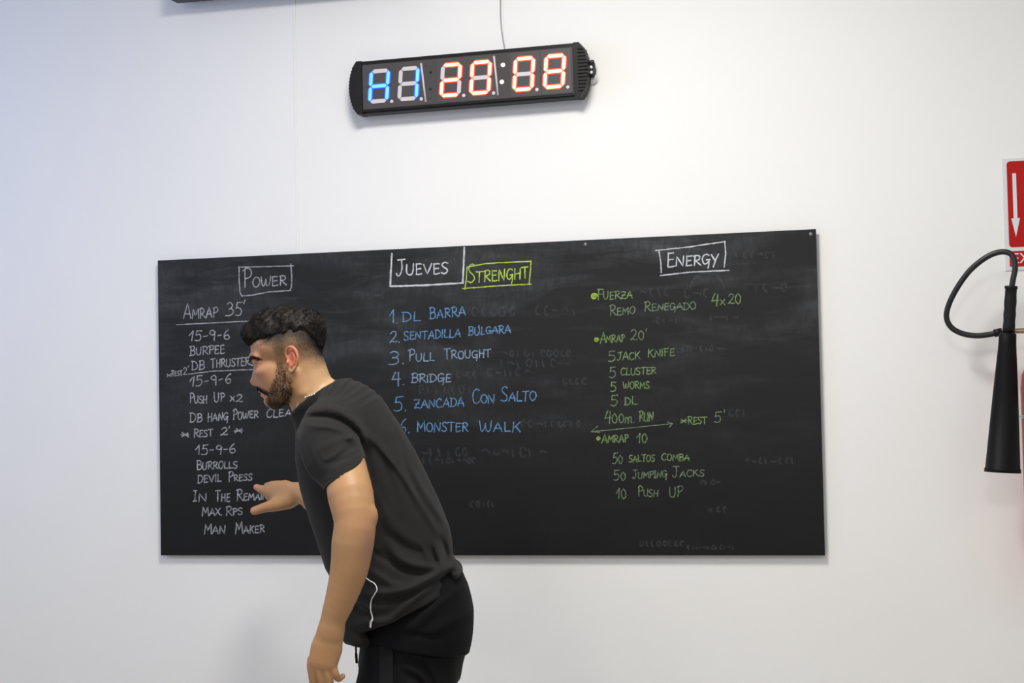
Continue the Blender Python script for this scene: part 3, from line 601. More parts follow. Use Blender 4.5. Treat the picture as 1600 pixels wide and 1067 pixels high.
def relax(V, Q, it=2, lam=.5):
    n = len(V); e = np.vstack([Q[:, [0, 1]], Q[:, [1, 2]], Q[:, [2, 3]], Q[:, [3, 0]]])
    for _ in range(it):
        s = np.zeros_like(V); c = np.bincount(e.ravel(), minlength=n)
        for a in range(3): s[:, a] = np.bincount(e[:, 0], V[e[:, 1], a], n)+np.bincount(e[:, 1], V[e[:, 0], a], n)
        V = V+lam*(s/np.maximum(c, 1)[:, None]-V)
    return V
def vnormals(V, Q):
    f = np.cross(V[Q[:, 2]]-V[Q[:, 0]], V[Q[:, 3]]-V[Q[:, 1]]); N = np.zeros_like(V)
    for k in range(4):
        for a in range(3): N[:, a] += np.bincount(Q[:, k], f[:, a], len(V))
    return N/(np.linalg.norm(N, axis=1)[:, None]+1e-12)
def raw_mesh(name, Vw, Q, m, parent, colors=None, origin=(0, 0, 0)):
    me = bpy.data.meshes.new(name); Vw = np.ascontiguousarray(Vw-np.array(origin), dtype=np.float32); Q = np.ascontiguousarray(Q, dtype=np.int32); nv, nf, k = len(Vw), len(Q), Q.shape[1]
    me.vertices.add(nv); me.vertices.foreach_set('co', Vw.ravel()); me.loops.add(nf*k); me.loops.foreach_set('vertex_index', Q.ravel())
    me.polygons.add(nf); me.polygons.foreach_set('loop_start', np.arange(0, nf*k, k, dtype=np.int32)); me.polygons.foreach_set('use_smooth', np.ones(nf, dtype=bool)); me.update(calc_edges=True); me.validate()
    if colors is not None:
        at = me.color_attributes.new('Col', 'FLOAT_COLOR', 'POINT'); at.data.foreach_set('color', np.hstack([colors, np.ones((nv, 1))]).astype(np.float32).ravel())
    return link(name, me, m, parent)
def sstep(x, a, b): t = np.clip((x-a)/(b-a), 0, 1); return t*t*(3-2*t)
def wob(P, f, seed=0):
    """smooth pseudo-noise in -1..1"""
    r = np.random.default_rng(seed); o = 0
    for _ in range(5):
        k = r.normal(0, 1, 3); k = k/np.linalg.norm(k)*f*r.uniform(.7, 1.5); o = o+np.sin(P@k+r.uniform(0, 6.28))
    return o/3.2
def polydist(P2, L):
    L = np.asarray(L, float); d = np.full(len(P2), 1e9); tt = np.zeros(len(P2))
    for i in range(len(L)-1):
        a, b = L[i], L[i+1]; ab = b-a; t = np.clip((P2-a)@ab/(ab@ab+1e-9), 0, 1); e = np.linalg.norm(P2-a-t[:, None]*ab, axis=1); s = e < d; d[s] = e[s]; tt[s] = (i+t[s])/(len(L)-1)
    return d, tt
def axis(*segs):
    out = []
    for a, b, h in segs: out += list(np.linspace(a, b, max(1, int(round((b-a)/h))), endpoint=False))
    return np.array(out+[segs[-1][1]])
def vc_material(name, rough, spec=.4, sss=0, bump=.0, bscale=300):
    mt = mat(name, (.5, .5, .5), rough, spec=spec, bump=bump, bscale=bscale); nt, b = nodes(mt)
    a = nt.nodes.new('ShaderNodeVertexColor'); a.layer_name = 'Col'; nt.links.new(a.outputs[0], b.inputs['Base Color'])
    if sss:
        b.inputs['Subsurface Weight'].default_value = sss; b.inputs['Subsurface Scale'].default_value = .006; b.inputs['Subsurface Radius'].default_value = (1, .4, .25)
    return mt
M['skin'] = vc_material('skin', .5, .38, .12, .12, 420)
M['shirt'] = mat('faded_black_cotton', (.0175, .0168, .0168), .85, spec=.15, bump=.25, bscale=900, sheen=.05, vary=.12, vscale=9)
M['under'] = mat('dark_navy_jersey', (.0042, .0044, .0056), .85, spec=.12, bump=.2, bscale=700, sheen=.02)
M['shorts'] = mat('black_sport_shorts', (.0036, .0037, .0044), .75, spec=.14, bump=.15, bscale=500)
M['stripe'] = mat('shorts_side_panel', (.0062, .0066, .0075), .7, spec=.18)
M['hair'] = mat('dark_brown_hair', (.0085, .006, .0045), .6, spec=.25)
M['stubble'] = mat('brown_beard', (.045, .025, .016), .65, spec=.2)
M['sclera'] = mat('eye_white', (.6, .56, .53), .25)
M['silver'] = mat('silver', (.85, .85, .85), .18, metal=1)
M['piping'] = mat('white_piping', (.75, .75, .74), .5)
M['shoe'] = mat('black_mesh_shoe', (.02, .02, .022), .7, bump=.3, bscale=400)
M['sole'] = mat('white_rubber_sole', (.7, .7, .68), .6)
DOWN = np.array([.0199, .9987, .0467])
def floor_v(u, w): # v at which the frame point (u, v, w) touches the floor
    z0 = to_world([[u, 1400, w]])[0, 2]; return 1400+z0/(S*AU[2])
base = to_world([[632, floor_v(632, 0), 0]])[0]; base[2] = 0
man = empty('person', base); tag(man, 'bearded man in black T-shirt and shorts leaning left, pointing at the chalkboard', 'person')

# --- head
neck = echain([((468, 562, 0), 36, 35), ((484, 610, 0), 37, 37), ((502, 650, 0), 38, 39), ((516, 700, 0), 46, 50)], 3)
head = [('+', ell((453, 532, 0), (55, 42, 46), -18), 0), ('+', ell((420, 542, 0), (27, 27, 36), -18), 14), ('+', ell((427, 590, 0), (28.5, 46, 32), -14), 12),
    ('+', ell((427.5, 623, 0), (13, 12.5, 16)), 9), ('+', caps([(426, 626, 8), (441, 622, 22), (455, 604, 33), (458, 584, 37)], [9, 9.5, 9.5, 8], True, 3), 10),
    ('+', ell((418, 578, 25), (16, 9, 11), -20, True), 11), ('+', ell((434, 588, 22), (20, 24, 15), -10, True), 9),
    ('+', neck, 12), ('+', caps([(466, 586, 36), (476, 613, 36), (480, 640, 24)], [6, 6, 6], True, 3), 12),
    ('+', caps([(397, 559.5, 2), (397.5, 559, 14), (405, 558, 28)], [6.8, 6.5, 6], True, 3), 8),
    ('-', ell((396, 571, 18), (7, 5.5, 10), 10, True), 6), ('+', ell((406.5, 568.5, 20), (9.2, 7.6, 11), 8, True), 3),
    ('-', ell((396.5, 569.2, 22), (6.5, 1.0, 9), 12, True), 1.2),
    ('+', caps([(404, 571, 0), (400.5, 583, 0), (398.5, 595, 0)], [4.6, 5.2, 6.3]), 6), ('+', ell((398.2, 596.3, 0), (6.8, 6.2, 7.2)), 4), ('+', ell((404.5, 598.2, 8), (6.5, 4.8, 4.6), 0, True), 3.5),
    ('-', ell((400, 604, 4.6), (3, 2, 2), 0, True), 1.5),
    ('+', ell((410.5, 608.8, 0), (7, 5, 14), 12), 5), ('+', ell((414.6, 617.3, 0), (5.6, 3.7, 11), 12), 3), ('-', ell((406, 613.8, 0), (5.5, 1.0, 14), 18), 1.5), ('-', ell((412, 623, 0), (2.6, 2.4, 13)), 3),
    # ear: plate, bowl, rim, inner fold, front flap, lobe
    ('+', ell((462.5, 560.5, 46.5), (9.5, 18.5, 3.6), 8, True, yaw=-22), 3), ('-', ell((459.5, 563, 52.5), (5.2, 8.5, 4.8), 5, True), 1.5), ('-', ell((461.5, 552, 52.5), (5.4, 5.5, 3.0), 10, True), 1.5),
    ('+', caps([(455, 560, 46.5), (452.3, 552, 47), (454.5, 544.5, 49), (460.5, 541.6, 51), (467.2, 545.5, 53), (471, 553.5, 54.5), (471.6, 562.5, 54), (469.8, 570.5, 52), (465.5, 576.5, 50), (461.5, 579.5, 48.5), (458, 577, 47)], [1.8, 2.2, 2.3, 2.4, 2.5, 2.5, 2.4, 2.2, 2.8, 3.0, 2.2], True, 0, 4), 1.6),
    ('+', caps([(463, 550.5, 51), (466.5, 557, 52.3), (466, 566, 51.6), (462, 571.5, 50)], [1.5, 1.9, 1.9, 1.7], True, 0, 4), 1.8), ('+', ell((455.6, 565.5, 48.3), (2.6, 3.8, 2.8), 0, True), 1.8)]
# --- trunk hidden inside the clothes, and legs
ring = lambda f, b, hw, cx=0: (((f[0]+b[0])/2, (f[1]+b[1])/2, cx), math.dist(f, b)/2, hw)
TR = [((530, 1010), (724, 935), 112), ((540, 975), (719, 903), 111), ((522, 915), (708, 866), 107), ((506, 878), (704, 828), 103), ((493, 840), (689, 792), 103), ((480, 800), (671, 754), 106), ((467, 755), (651, 716), 110), ((459.5, 706), (631, 681), 112), ((460, 665), (603, 642), 108), ((466, 648), (568, 617), 84), ((474, 641), (532, 612), 50)]
core = echain([(c, a*.84, b*.82) for c, a, b in [ring(*t) for t in TR[2:]]], 4, endcap=.3, k=0)
nh, fh = (640, 985, 50), (634, 985, -50)
na = (662, floor_v(662, 62)-46, 62); fa = (596, floor_v(596, -46)-46, -46)
legs = [echain([(nh, 50, 42), ((634, 1110, 54), 50, 44), ((630, 1230, 58), 38, 36), ((640, 1330, 60), 37, 34), ((652, 1420, 62), 26, 24), (na, 20, 19)], 2), echain([(fh, 50, 42), ((620, 1110, -50), 50, 44), ((598, 1230, -48), 38, 36), ((598, 1330, -47), 37, 34), ((597, 1420, -46), 26, 24), (fa, 20, 19)], 2)]
feet = [caps([(a[0]+8, a[1]+18, a[2]), (a[0]-30, a[1]+30, a[2]), (a[0]-85, a[1]+36, a[2])], [20, 18, 10], k=6) for a in (na, fa)]
pelvis = ell((640, 975, 0), (72, 60, 78))
# --- near arm hanging, far arm pointing
arm = echain([(D(526, 676, 88), 29, 29), (D(540, 735, 140), 31.5, 31), (D(548, 775, 172), 33, 33), (D(554.5, 815, 190), 29.5, 28), (D(551, 850, 193), 30, 29), (D(545.5, 890, 193), 27, 26), (D(534, 930, 193), 22.5, 21), (D(521.5, 965, 193), 18, 15.5), (D(517, 988, 193), 17.5, 13)], 3)
palm = echain([(D(517, 986, 193), 17.2, 12.5), (D(510.5, 1012, 194), 22.5, 12), (D(504.5, 1036, 196), 20.5, 9.5), (D(503, 1044, 194.5), 18.5, 6.5)], 4)
def finger(pts, r): return caps([D(*p) for p in pts], r, fine=4)
nearhand = [(finger([(487, 1030, 190), (486.5, 1043, 194), (490.5, 1062, 192), (496, 1084, 182), (500, 1096, 170)], [6.6, 6.6, 6.2, 5.8, 4.8]), 2.5), (finger([(497, 1030, 191), (497.5, 1045, 197), (503, 1066, 196), (508, 1090, 184), (510, 1103, 170)], [6.2, 6.2, 6.0, 5.6, 4.6]), .9),
    (finger([(507, 1030, 191), (509.5, 1045, 197), (514.5, 1065, 196), (518.5, 1087, 185), (519.5, 1098, 172)], [6.2, 6.2, 6.0, 5.6, 4.6]), .9), (finger([(516, 1028, 190), (520.5, 1043, 195.5), (524.5, 1054, 196), (529, 1060, 190), (535.5, 1056.5, 186)], [6.2, 6.0, 5.7, 5.2, 4.2]), .9),
    (finger([(501, 1000, 186), (492, 1028, 174), (489.5, 1054, 166), (491, 1074, 164)], [10, 9, 7.6, 6]), 5)]
farm = echain([(D(522, 690, -96), 29, 29), (D(548, 760, -160), 33, 32), (D(560, 806, -205), 29, 28), (D(515, 795, -255), 28, 26), (D(478, 772, -292), 19, 15), (D(462, 770, -304), 17, 13.5)], 3)
fpalm = echain([(D(464, 770, -302), 16.5, 13), (D(446, 771.5, -320), 23.5, 14), (D(424, 768.5, -340), 19, 12)], 4)
farhand = [(finger([(450, 783, -306), (432, 788.5, -309), (415, 792.5, -313), (397.5, 798, -318)], [12, 11.5, 8.8, 7.4]), 13), (finger([(424, 767, -338), (411, 765.5, -352), (400.8, 761, -364)], [9.5, 8, 5.6]), 5),
    (finger([(430, 761, -330), (423.5, 760.5, -344), (418, 761, -378), (425, 769, -392)], [8, 8.6, 7.8, 6.5]), 2.5), (finger([(438, 760, -326), (436.5, 758.5, -338), (432, 758, -374), (438, 768, -388)], [8, 8.4, 7.5, 6.4]), 2), (finger([(449, 760, -318), (447.5, 757.5, -328), (445, 758, -358), (450, 767, -370)], [7.5, 8, 6.8, 5.8]), 2)]
ops = head+[('+', core, 10), ('+', pelvis, 20)]+[('+', l, 8) for l in legs]+[('+', f, 6) for f in feet]+[('+', arm, 10), ('+', ell(D(580, 806, 190), (9, 12, 11)), 9), ('+', palm, 9)]+[('+', f, k) for f, k in nearhand]+[('+', farm, 10), ('+', fpalm, 5)]+[('+', f, k) for f, k in farhand]
V, Q = surface(ops, axis((335, 375, 1.4), (375, 520, 1.05), (520, 620, 1.7), (620, 770, 5)), axis((480, 648, 1.05), (648, 770, 2.4), (770, 885, 1.4), (885, 1075, 1.5), (1075, 1620, 7)), axis((-425, -285, 1.5), (-285, -62, 3), (-62, 62, 1.3), (62, 165, 2.4), (165, 232, 1.4)))
V = relax(V, Q, 2, .45)
def seen(V):
    k = 1-np.abs(V[:, 2])*KD; return np.stack([800+(V[:, 0]-800)/k, 533.5+(V[:, 1]-533.5)/k], 1)
def inpoly(P2, L):
    L = np.asarray(L, float); ins = np.zeros(len(P2), bool)
    for i in range(len(L)):
        a, b = L[i], L[i-1]; c = ((a[1] > P2[:, 1]) != (b[1] > P2[:, 1])); x = (b[0]-a[0])*(P2[:, 1]-a[1])/(b[1]-a[1]+1e-9)+a[0]; ins ^= c & (P2[:, 0] < x)
    return ins
def pmask(P2, L, f):
    d, _ = polydist(P2, np.vstack([L, L[:1]])); return sstep(np.where(inpoly(P2, L), d, -d), -f, f)
HX = [370, 388, 400, 412, 429, 455, 478, 490, 500, 512]; HY = [546, 543, 539, 535, 525, 519, 523, 534, 548, 556]
LX = [370, 390, 412, 424, 432, 440, 447, 460, 468, 480, 495, 512]; LY = [547, 544, 541, 545, 566, 568, 549, 546, 560, 575, 577, 570]
BEARD = np.array([(433, 566), (441, 566), (447, 583), (456, 596), (458, 606), (454, 622), (449, 636), (430, 642), (418, 634), (415.5, 626), (418, 618), (420, 611), (424, 602), (430, 588)])
HAIRLINE = lambda u: np.interp(u, HX, HY)
def paint(V):
    c = np.tile(np.array([.41, .226, .105]), (len(V), 1)); P2 = seen(V); isH = (V[:, 1] < 665) & (np.abs(V[:, 2]) < 75)
    def mix(w, col, on=isH): 
        ww = (w*on)[:, None]; c[:] = c*(1-ww)+np.array(col)*ww
    al = np.ones(len(V), bool)
    mix(.25*sstep(wob(V, .06, 3), -.3, 1), (.44, .212, .108), al)
    fx = sstep(-V[:, 0], -450, -405)*sstep(-V[:, 1], -625, -600); mix(.55*fx, (.41, .19, .13))
    mix(.7*sstep(V[:, 0], 470, 500)*sstep(V[:, 1], 560, 590), (.56, .37, .20))
    mix(.8*(np.hypot(P2[:, 0]-456, (P2[:, 1]-557)*.62) < 11)*(np.abs(V[:, 2]) > 44), (.60, .19, .12))
    t = (P2[:, 1]-HAIRLINE(P2[:, 0]))/np.maximum(np.interp(P2[:, 0], LX, LY)-HAIRLINE(P2[:, 0]), 1)
    earmask = (np.hypot((P2[:, 0]-456)/12, (P2[:, 1]-561)/21) < 1)*(np.abs(V[:, 2]) > 45.5)
    fw = (1-sstep(t, -.1, 1.05))**.55*(1-earmask)*(V[:, 1] < 590); fw *= 1-.12*sstep(wob(V, .9, 9), 0, 1)
    mix(.93*fw*sstep(P2[:, 0], 402, 422), (.075, .066, .05))
    mix(sstep(P2[:, 0], 404, 424)*sstep(-t, -.42, .1)*(1-earmask)*(V[:, 1] < 590), (.03, .022, .018))
    bm_ = pmask(P2, BEARD, 5); mix(np.clip(bm_*(.58+.30*sstep(V[:, 1], 592, 630)+.15*wob(V, .35, 5)), 0, .95), (.085, .045, .027))
    mus = polydist(P2, [(402.5, 605), (408, 608), (414, 611), (419, 614)])[0]; mix(.85*(1-sstep(mus, .8, 3.5)), (.05, .028, .02))
    mix(.75*sstep(-V[:, 1], -622.5, -621)*pmask(P2, np.array([(403, 609), (416, 613), (417, 619), (408, 622)]), 1.5), (.50, .20, .17))
    br = polydist(P2, [(390, 563.5), (394.5, 559), (400.5, 559), (408, 562)])[0]; mix(.9*sstep(np.abs(V[:, 2]), 4, 8)*(1-sstep(br, 1.0, np.clip(3.4-.1*(V[:, 0]-390), 2, 5))), (.025, .017, .013))
    mix(.8*(1-sstep(polydist(P2, [(397, 568), (402, 567.6), (408, 569)])[0], .4, 1.7)), (.10, .055, .045))
    a = np.array(D(577, 853, 190)); mix(.8*np.exp(-(((V[:, 0]-a[0])/9)**2+((V[:, 1]-a[1])/26)**2)), (.36, .17, .125), (V[:, 2] > 100))
    for x, y in ((493, 1040), (509, 1039), (521, 1038), (484, 1036)):
        a = np.array(D(x, y, 198)); mix(.22*np.exp(-(np.hypot(V[:, 0]-a[0], V[:, 1]-a[1])/7)**2), (.50, .20, .13), (V[:, 2] > 100))
    for x, y, w in ((396, 799, -318), (399, 760, -364)):
        a = np.array(D(x, y, w)); mix(.5*np.exp(-(np.linalg.norm(V-a, axis=1)/11)**2), (.60, .25, .20), V[:, 2] < -200)
    return np.clip(c, 0, 1)
raw_mesh('body', to_world(V), Q, M['skin'], man, paint(V), base)
BV, BN = V, vnormals(V, Q)
# --- eyes
for s in (1, -1):
    bm = bmesh.new(); bmesh.ops.create_uvsphere(bm, u_segments=20, v_segments=12, radius=7.2*S); c = to_world([[406.3, 568.6, 20*s]])[0]-base
    for v in bm.verts: v.co += Vector(c)
    e = bm_obj('eye', bm, M['sclera'], man, True)
    bm = bmesh.new(); a = to_world([[399.6, 569.4, 20*s]])[0]-base; b = to_world([[398.8, 569.6, 20*s]])[0]-base; lathe(bm, [(0, 3.6*S), (.0006, 3.2*S), (.0012, 1.5*S)], a, b, 16); bm_obj('iris', bm, mat('brown_iris', (.03, .015, .008), .2), e)

# --- T-shirt
FC = {}
def flds(P, F, side):
    """fold relief: polylines (image pixels at depth w), width, height"""
    o = np.zeros(len(P)); on = sstep(P[:, 2], *side)
    for L, w, sg_, am in F:
        key = (id(L), w)
        if key not in FC: Lq = catmull([D(x, y, w)[:2] for x, y in L], 4); FC[key] = (Lq, Lq.min(0), Lq.max(0))
        Lq, lo, hi = FC[key]; g = 3*sg_; s = ((P[:, :2] > lo-g) & (P[:, :2] < hi+g)).all(1) & (on > 0)
        if not s.any(): continue
        d, t = polydist(P[s][:, :2], Lq); o[s] += 1.6*am*np.exp(-(d/sg_)**2)*np.sin(np.pi*np.clip(t*.92+.04, 0, 1))**.6*on[s]
    return o
SF = [([(501.6, 698.7), (512.5, 715), (529, 707), (543, 697)], 122, 3.2, 1.3), ([(529, 719), (548, 712), (568, 700)], 128, 2.8, -1.5), ([(543, 686), (552, 681), (561, 684)], 115, 3.2, 1.8), ([(480, 662), (494, 665), (514, 666), (533, 672)], 112, 3.2, 1.4), ([(484, 700), (492, 722), (505, 742)], 128, 3.5, -1.0),
      ([(580, 680), (602, 706), (624, 733), (651, 776), (678, 824)], 58, 3.2, 1.5), ([(588, 694), (610, 722), (634, 764), (660, 815)], 62, 4, -1.2), ([(640, 720), (657, 750), (681, 792), (694, 815)], 28, 3, 1.3), ([(600, 640), (622, 668), (640, 705)], 30, 4, 1.0),
      ([(590, 770), (604, 800), (612, 840)], 92, 5, 1.2), ([(570, 850), (600, 872), (640, 892), (680, 896)], 95, 4, -1.6), ([(655, 845), (664, 862), (672, 880)], 75, 3.2, 1.6), ([(560, 900), (580, 925), (612, 936), (650, 920)], 100, 4, -1.2),
      ([(477, 652), (500, 650), (523, 653), (546, 663), (562, 681), (569, 704)], 100, 4.2, -4.6), ([(486, 642), (515, 637), (542, 646), (566, 669), (576, 700)], 95, 6, 3.2),
      ([(492, 668), (520, 665), (545, 676), (556, 690)], 115, 6, 2.0), ([(500, 700), (520, 690), (545, 682), (562, 686)], 120, 5, 1.2), ([(505, 705), (520, 722), (545, 702), (563, 690)], 125, 5, -1.2), ([(512, 716), (528, 728), (550, 712), (566, 700)], 128, 5, 1.0),
      ([(470, 690), (478, 722), (492, 750)], 120, 5, 2.2), ([(505, 757), (535, 738), (571, 711)], 140, 1.6, -1.0), ([(577, 690), (578, 726), (584, 760)], 80, 6, -3.4), ([(580, 676), (600, 702), (618, 728), (634, 764)], 62, 7, 2.6), ([(590, 700), (608, 740), (622, 790)], 70, 6, -2.2),
      ([(618, 700), (645, 762), (668, 806), (684, 832)], 50, 5, 2.6), ([(628, 715), (655, 780), (672, 820)], 55, 5, -2.2), ([(640, 726), (667, 775), (694, 818)], 30, 4.5, 2.0),
      ([(609, 845), (622, 866), (641, 878), (673, 886), (692, 886)], 85, 6, 4.0), ([(600, 862), (628, 886), (664, 896)], 88, 5, -3.4), ([(681, 848), (685, 866), (692, 886)], 55, 4, 3.2), ([(676, 852), (678, 870), (684, 884)], 60, 3.5, -3.0), ([(690, 842), (696, 862), (700, 878)], 45, 4, -3.4),
      ([(578, 890), (596, 900), (613, 911), (630, 912)], 98, 5, 3.0), ([(716, 880), (700, 890), (673, 903), (641, 917), (598, 924), (575, 926)], 90, 7, 6.0), ([(712, 898), (690, 906), (666, 914), (640, 927), (606, 937)], 92, 5, -4.0),
      ([(700, 902), (670, 916), (630, 948), (609, 966), (579, 970), (556, 976)], 92, 6, 3.4), ([(560, 940), (575, 950), (600, 948), (625, 938)], 98, 6, 2.2), ([(545, 930), (560, 955), (585, 962)], 98, 5, -2.4), ([(600, 800), (625, 830), (650, 850)], 95, 9, 2.0), ([(600, 830), (640, 858), (668, 866)], 92, 7, -2.2)]
FARF = [([(620, 760), (640, 800), (660, 850)], -90, 8, 2.5), ([(560, 760), (590, 820), (620, 880)], -100, 8, -2.5), ([(700, 890), (640, 920), (580, 950)], -95, 7, 4)]
trunk = echain([(c, a, b) for c, a, b in [ring(*t) for t in TR]], 4, endcap=.3, k=0)
hemN = (.41, .912, 0)
trunk_c = clip(trunk, (629, 950, 0), hemN, 4)
sleeve = clip(echain([(D(520, 668, 78), 47, 42), (D(517, 690, 98), 49, 46), (D(527, 720, 124), 43, 43), (D(541, 745, 144), 37.5, 38), (D(550, 775, 168), 37, 38)], 3), D(541, 744.5, 142), (.585, .80, .12), 1.5)
fsleeve = clip(echain([(D(520, 668, -80), 46, 40), (D(525, 700, -105), 44, 41), (D(545, 752, -150), 37, 37), (D(556, 780, -180), 34, 34)], 3), D(548, 762, -160), (.45, .75, -.5), 1.5)
armhole = echain([(D(540, 735, 140), 35.8, 35.8), (D(548, 775, 172), 35, 35), (D(554.5, 815, 190), 32, 31)], 3)
nk = echain([((468, 562, 0), 40, 40), ((484, 610, 0), 40.5, 41), ((501, 646, 0), 40.5, 42), ((508, 670, 0), 42, 44)], 3)
topN = np.array([-.60, -.80, 0])
def toplid(pr): return Prim(lambda P: -smin(-pr.f(P), -((P-np.array((494, 621.5, 0)))@topN-np.abs(P[:, 2])*.10), 3), pr.lo, pr.hi)
th = np.linspace(0, 2*math.pi, 41); cen = np.array((495.5, 624, 0)); ax1 = np.array((-.787, .617, 0))
collar0 = caps([cen+ax1*39*math.cos(a)+np.array((0, 0, 1))*41*math.sin(a)+topN*(3.5*abs(math.sin(a))) for a in th], 3.2)
def neckband(P):
    h = (P-np.array((494, 621.5, 0)))@topN-np.abs(P[:, 2])*.10
    return np.minimum(-smin(-(nk.f(P)-4.6), -(np.abs(h+4)-5.5), 2), np.maximum(nk.f(P)-3.6, np.abs(h+22)-20))
collar = Prim(neckband, (430, 560, -80), (580, 710, 80))
shirt = [('+', toplid(trunk_c), 0), ('+', ell((710, 890, 0), (13, 14.5, 62), -25), 4), ('+', ell((550, 984, 8), (12.5, 18, 70), 20), 14), ('+', ell((566, 988, 60), (20, 12, 40), 15), 12), ('+', sleeve, 16), ('+', fsleeve, 16), ('+', collar, 4), ('-', nk, 1)]
def shirt_disp(P): return flds(P, SF, (5, 40))+flds(P, FARF, (-5, -40))+.7*wob(P, .05, 11)+.35*wob(P, .12, 12)
V, Q = surface(shirt, axis((445, 760, 2.0)), axis((590, 1015, 2.0)), axis((-215, -60, 4), (-60, 205, 2.2)), shirt_disp); V = relax(V, Q, 1, .5)
sh = raw_mesh('shirt', to_world(V), Q, M['shirt'], man, None, base); SV, SN = V, vnormals(V, Q)
def snap(L, V_, N_, off):
    """lay a line given in image pixels on the camera-facing side of a modelled surface"""
    out = []
    for x, y, w in L:
        p = np.array(D(x, y, w)); c = V_[(np.abs(V_[:, 0]-p[0]) < 5) & (np.abs(V_[:, 1]-p[1]) < 5)]
        out.append((p[0], p[1], (c[:, 2].max() if len(c) else w)+off))
    return np.array(out)
bm = bmesh.new(); L = catmull([(568, 899), (577, 906), (586, 911), (590, 919), (586, 927), (581, 936), (579.5, 950), (582.5, 963), (583, 967)], 5); L3 = snap([(x, y, 100) for x, y in L], SV, SN, .6); L3[:, 2] = np.convolve(np.pad(L3[:, 2], 2, 'edge'), np.ones(5)/5, 'valid')
tube(bm, to_world(L3)-base, .0013, 8); L = catmull([(583, 966), (580.3, 971), (579.6, 979)], 5); L3 = snap([(x, y, 100) for x, y in L], SV, SN, 1.2); tube(bm, to_world(L3)-base, .0024, 8); tag(bm_obj('piping', bm, M['piping'], sh), 'thin white cord curving down the shirt side')
# --- undershirt tail, shorts, drawstring
hips = [((638, 905, 0), 84, 90), ((642, 930, 0), 90, 97), ((647, 960, 0), 92.5, 101), ((647, 990, 0), 90, 103), ((643, 1022, 0), 85, 104), ((640, 1045, 0), 82, 104)]
under = [('+', clip(echain([(c, a+1.5, b+3) for c, a, b in hips], 5, endcap=.4, k=0), (640, 1004.5, 0), (-.165, .985, .03), 1.5), 0)]
UF = [([(720, 925), (690, 940), (650, 975), (610, 990)], 95, 8, 2.5), ([(700, 930), (665, 945), (628, 968)], 98, 6, -3), ([(735, 960), (700, 975), (650, 992)], 90, 9, 2), ([(600, 985), (640, 990), (690, 1000)], 100, 5, -1.5)]
V, Q = surface(under, axis((535, 755, 2.2)), axis((885, 1030, 2.0)), axis((-115, 0, 4.5), (0, 115, 2.2)), lambda P: flds(P, UF, (5, 40))+.6*wob(P, .05, 21)); V = relax(V, Q, 1); raw_mesh('undershirt', to_world(V), Q, M['under'], man, None, base)
nl = clip(echain([((640, 1050, 46), 74, 54), ((634, 1085, 52), 78, 56), ((630, 1150, 56), 72, 55), ((626, 1260, 58), 66, 54)], 3), (628, 1232, 58), (0, 1, 0), 2)
fl = clip(echain([((638, 1050, -46), 74, 54), ((628, 1085, -50), 72, 55), ((612, 1150, -50), 70, 54), ((598, 1260, -48), 64, 52)], 3), (600, 1232, -48), (0, 1, 0), 2)
shorts = [('+', echain([(c, a-4.5+min(4, max(0, (c[1]-1010)*.1)), b-6) for c, a, b in hips], 5, endcap=.4, k=0), 0), ('+', nl, 12), ('+', fl, 12), ('-', echain([((636, 1190, 54), 56, 46), ((628, 1300, 58), 58, 46)], 2), 2), ('-', echain([((605, 1190, -48), 56, 45), ((596, 1300, -48), 58, 45)], 2), 2)]
HF = [([(628+i*1.5, 1018+i*12), (650+i*2, 1024+i*14), (672, 1042+i*18), (684-i, 1075+i*16)], 100, 4.0, 2.4 if i % 2 == 0 else -1.6) for i in range(5)]+[([(590, 1010), (600, 1060), (598, 1120)], 105, 8, 2), ([(578, 1015), (580, 1060), (582, 1110)], 100, 6, -2)]
V, Q = surface(shorts, axis((530, 755, 2.4)), axis((895, 1095, 2.2), (1095, 1245, 5)), axis((-118, 0, 5), (0, 120, 2.4)), lambda P: flds(P, HF, (5, 40))+.7*wob(P, .045, 31)); V = relax(V, Q, 1)
so = raw_mesh('shorts', to_world(V), Q, M['shorts'], man, None, base); HV = V
# side panel strip on the near leg
ys = np.arange(1001, 1150, 4); L1 = snap([(591+(y-1006)*.02, y, 105) for y in ys], HV, None, 1.0); L2 = snap([(613+(y-1006)*.02, y, 105) for y in ys], HV, None, 1.0); Lm = snap([(602+(y-1006)*.02, y, 105) for y in ys], HV, None, 1.6)
P = np.concatenate([L1, Lm, L2]); n = len(ys); Qs = np.array([[k*n+i, (k+1)*n+i, (k+1)*n+i+1, k*n+i+1] for k in (0, 1) for i in range(n-1)]); raw_mesh('side_panel', to_world(P), Qs[:, ::-1], M['stripe'], so, None, base)
bm = bmesh.new(); tube(bm, to_world(catmull([D(556, 996, 60), D(556, 1008, 62), D(556.5, 1022, 62), D(557.5, 1036, 62)], 5))-base, [.0024]*10+[.0034]*6, 8); bm_obj('drawstring', bm, M['shorts'], so)
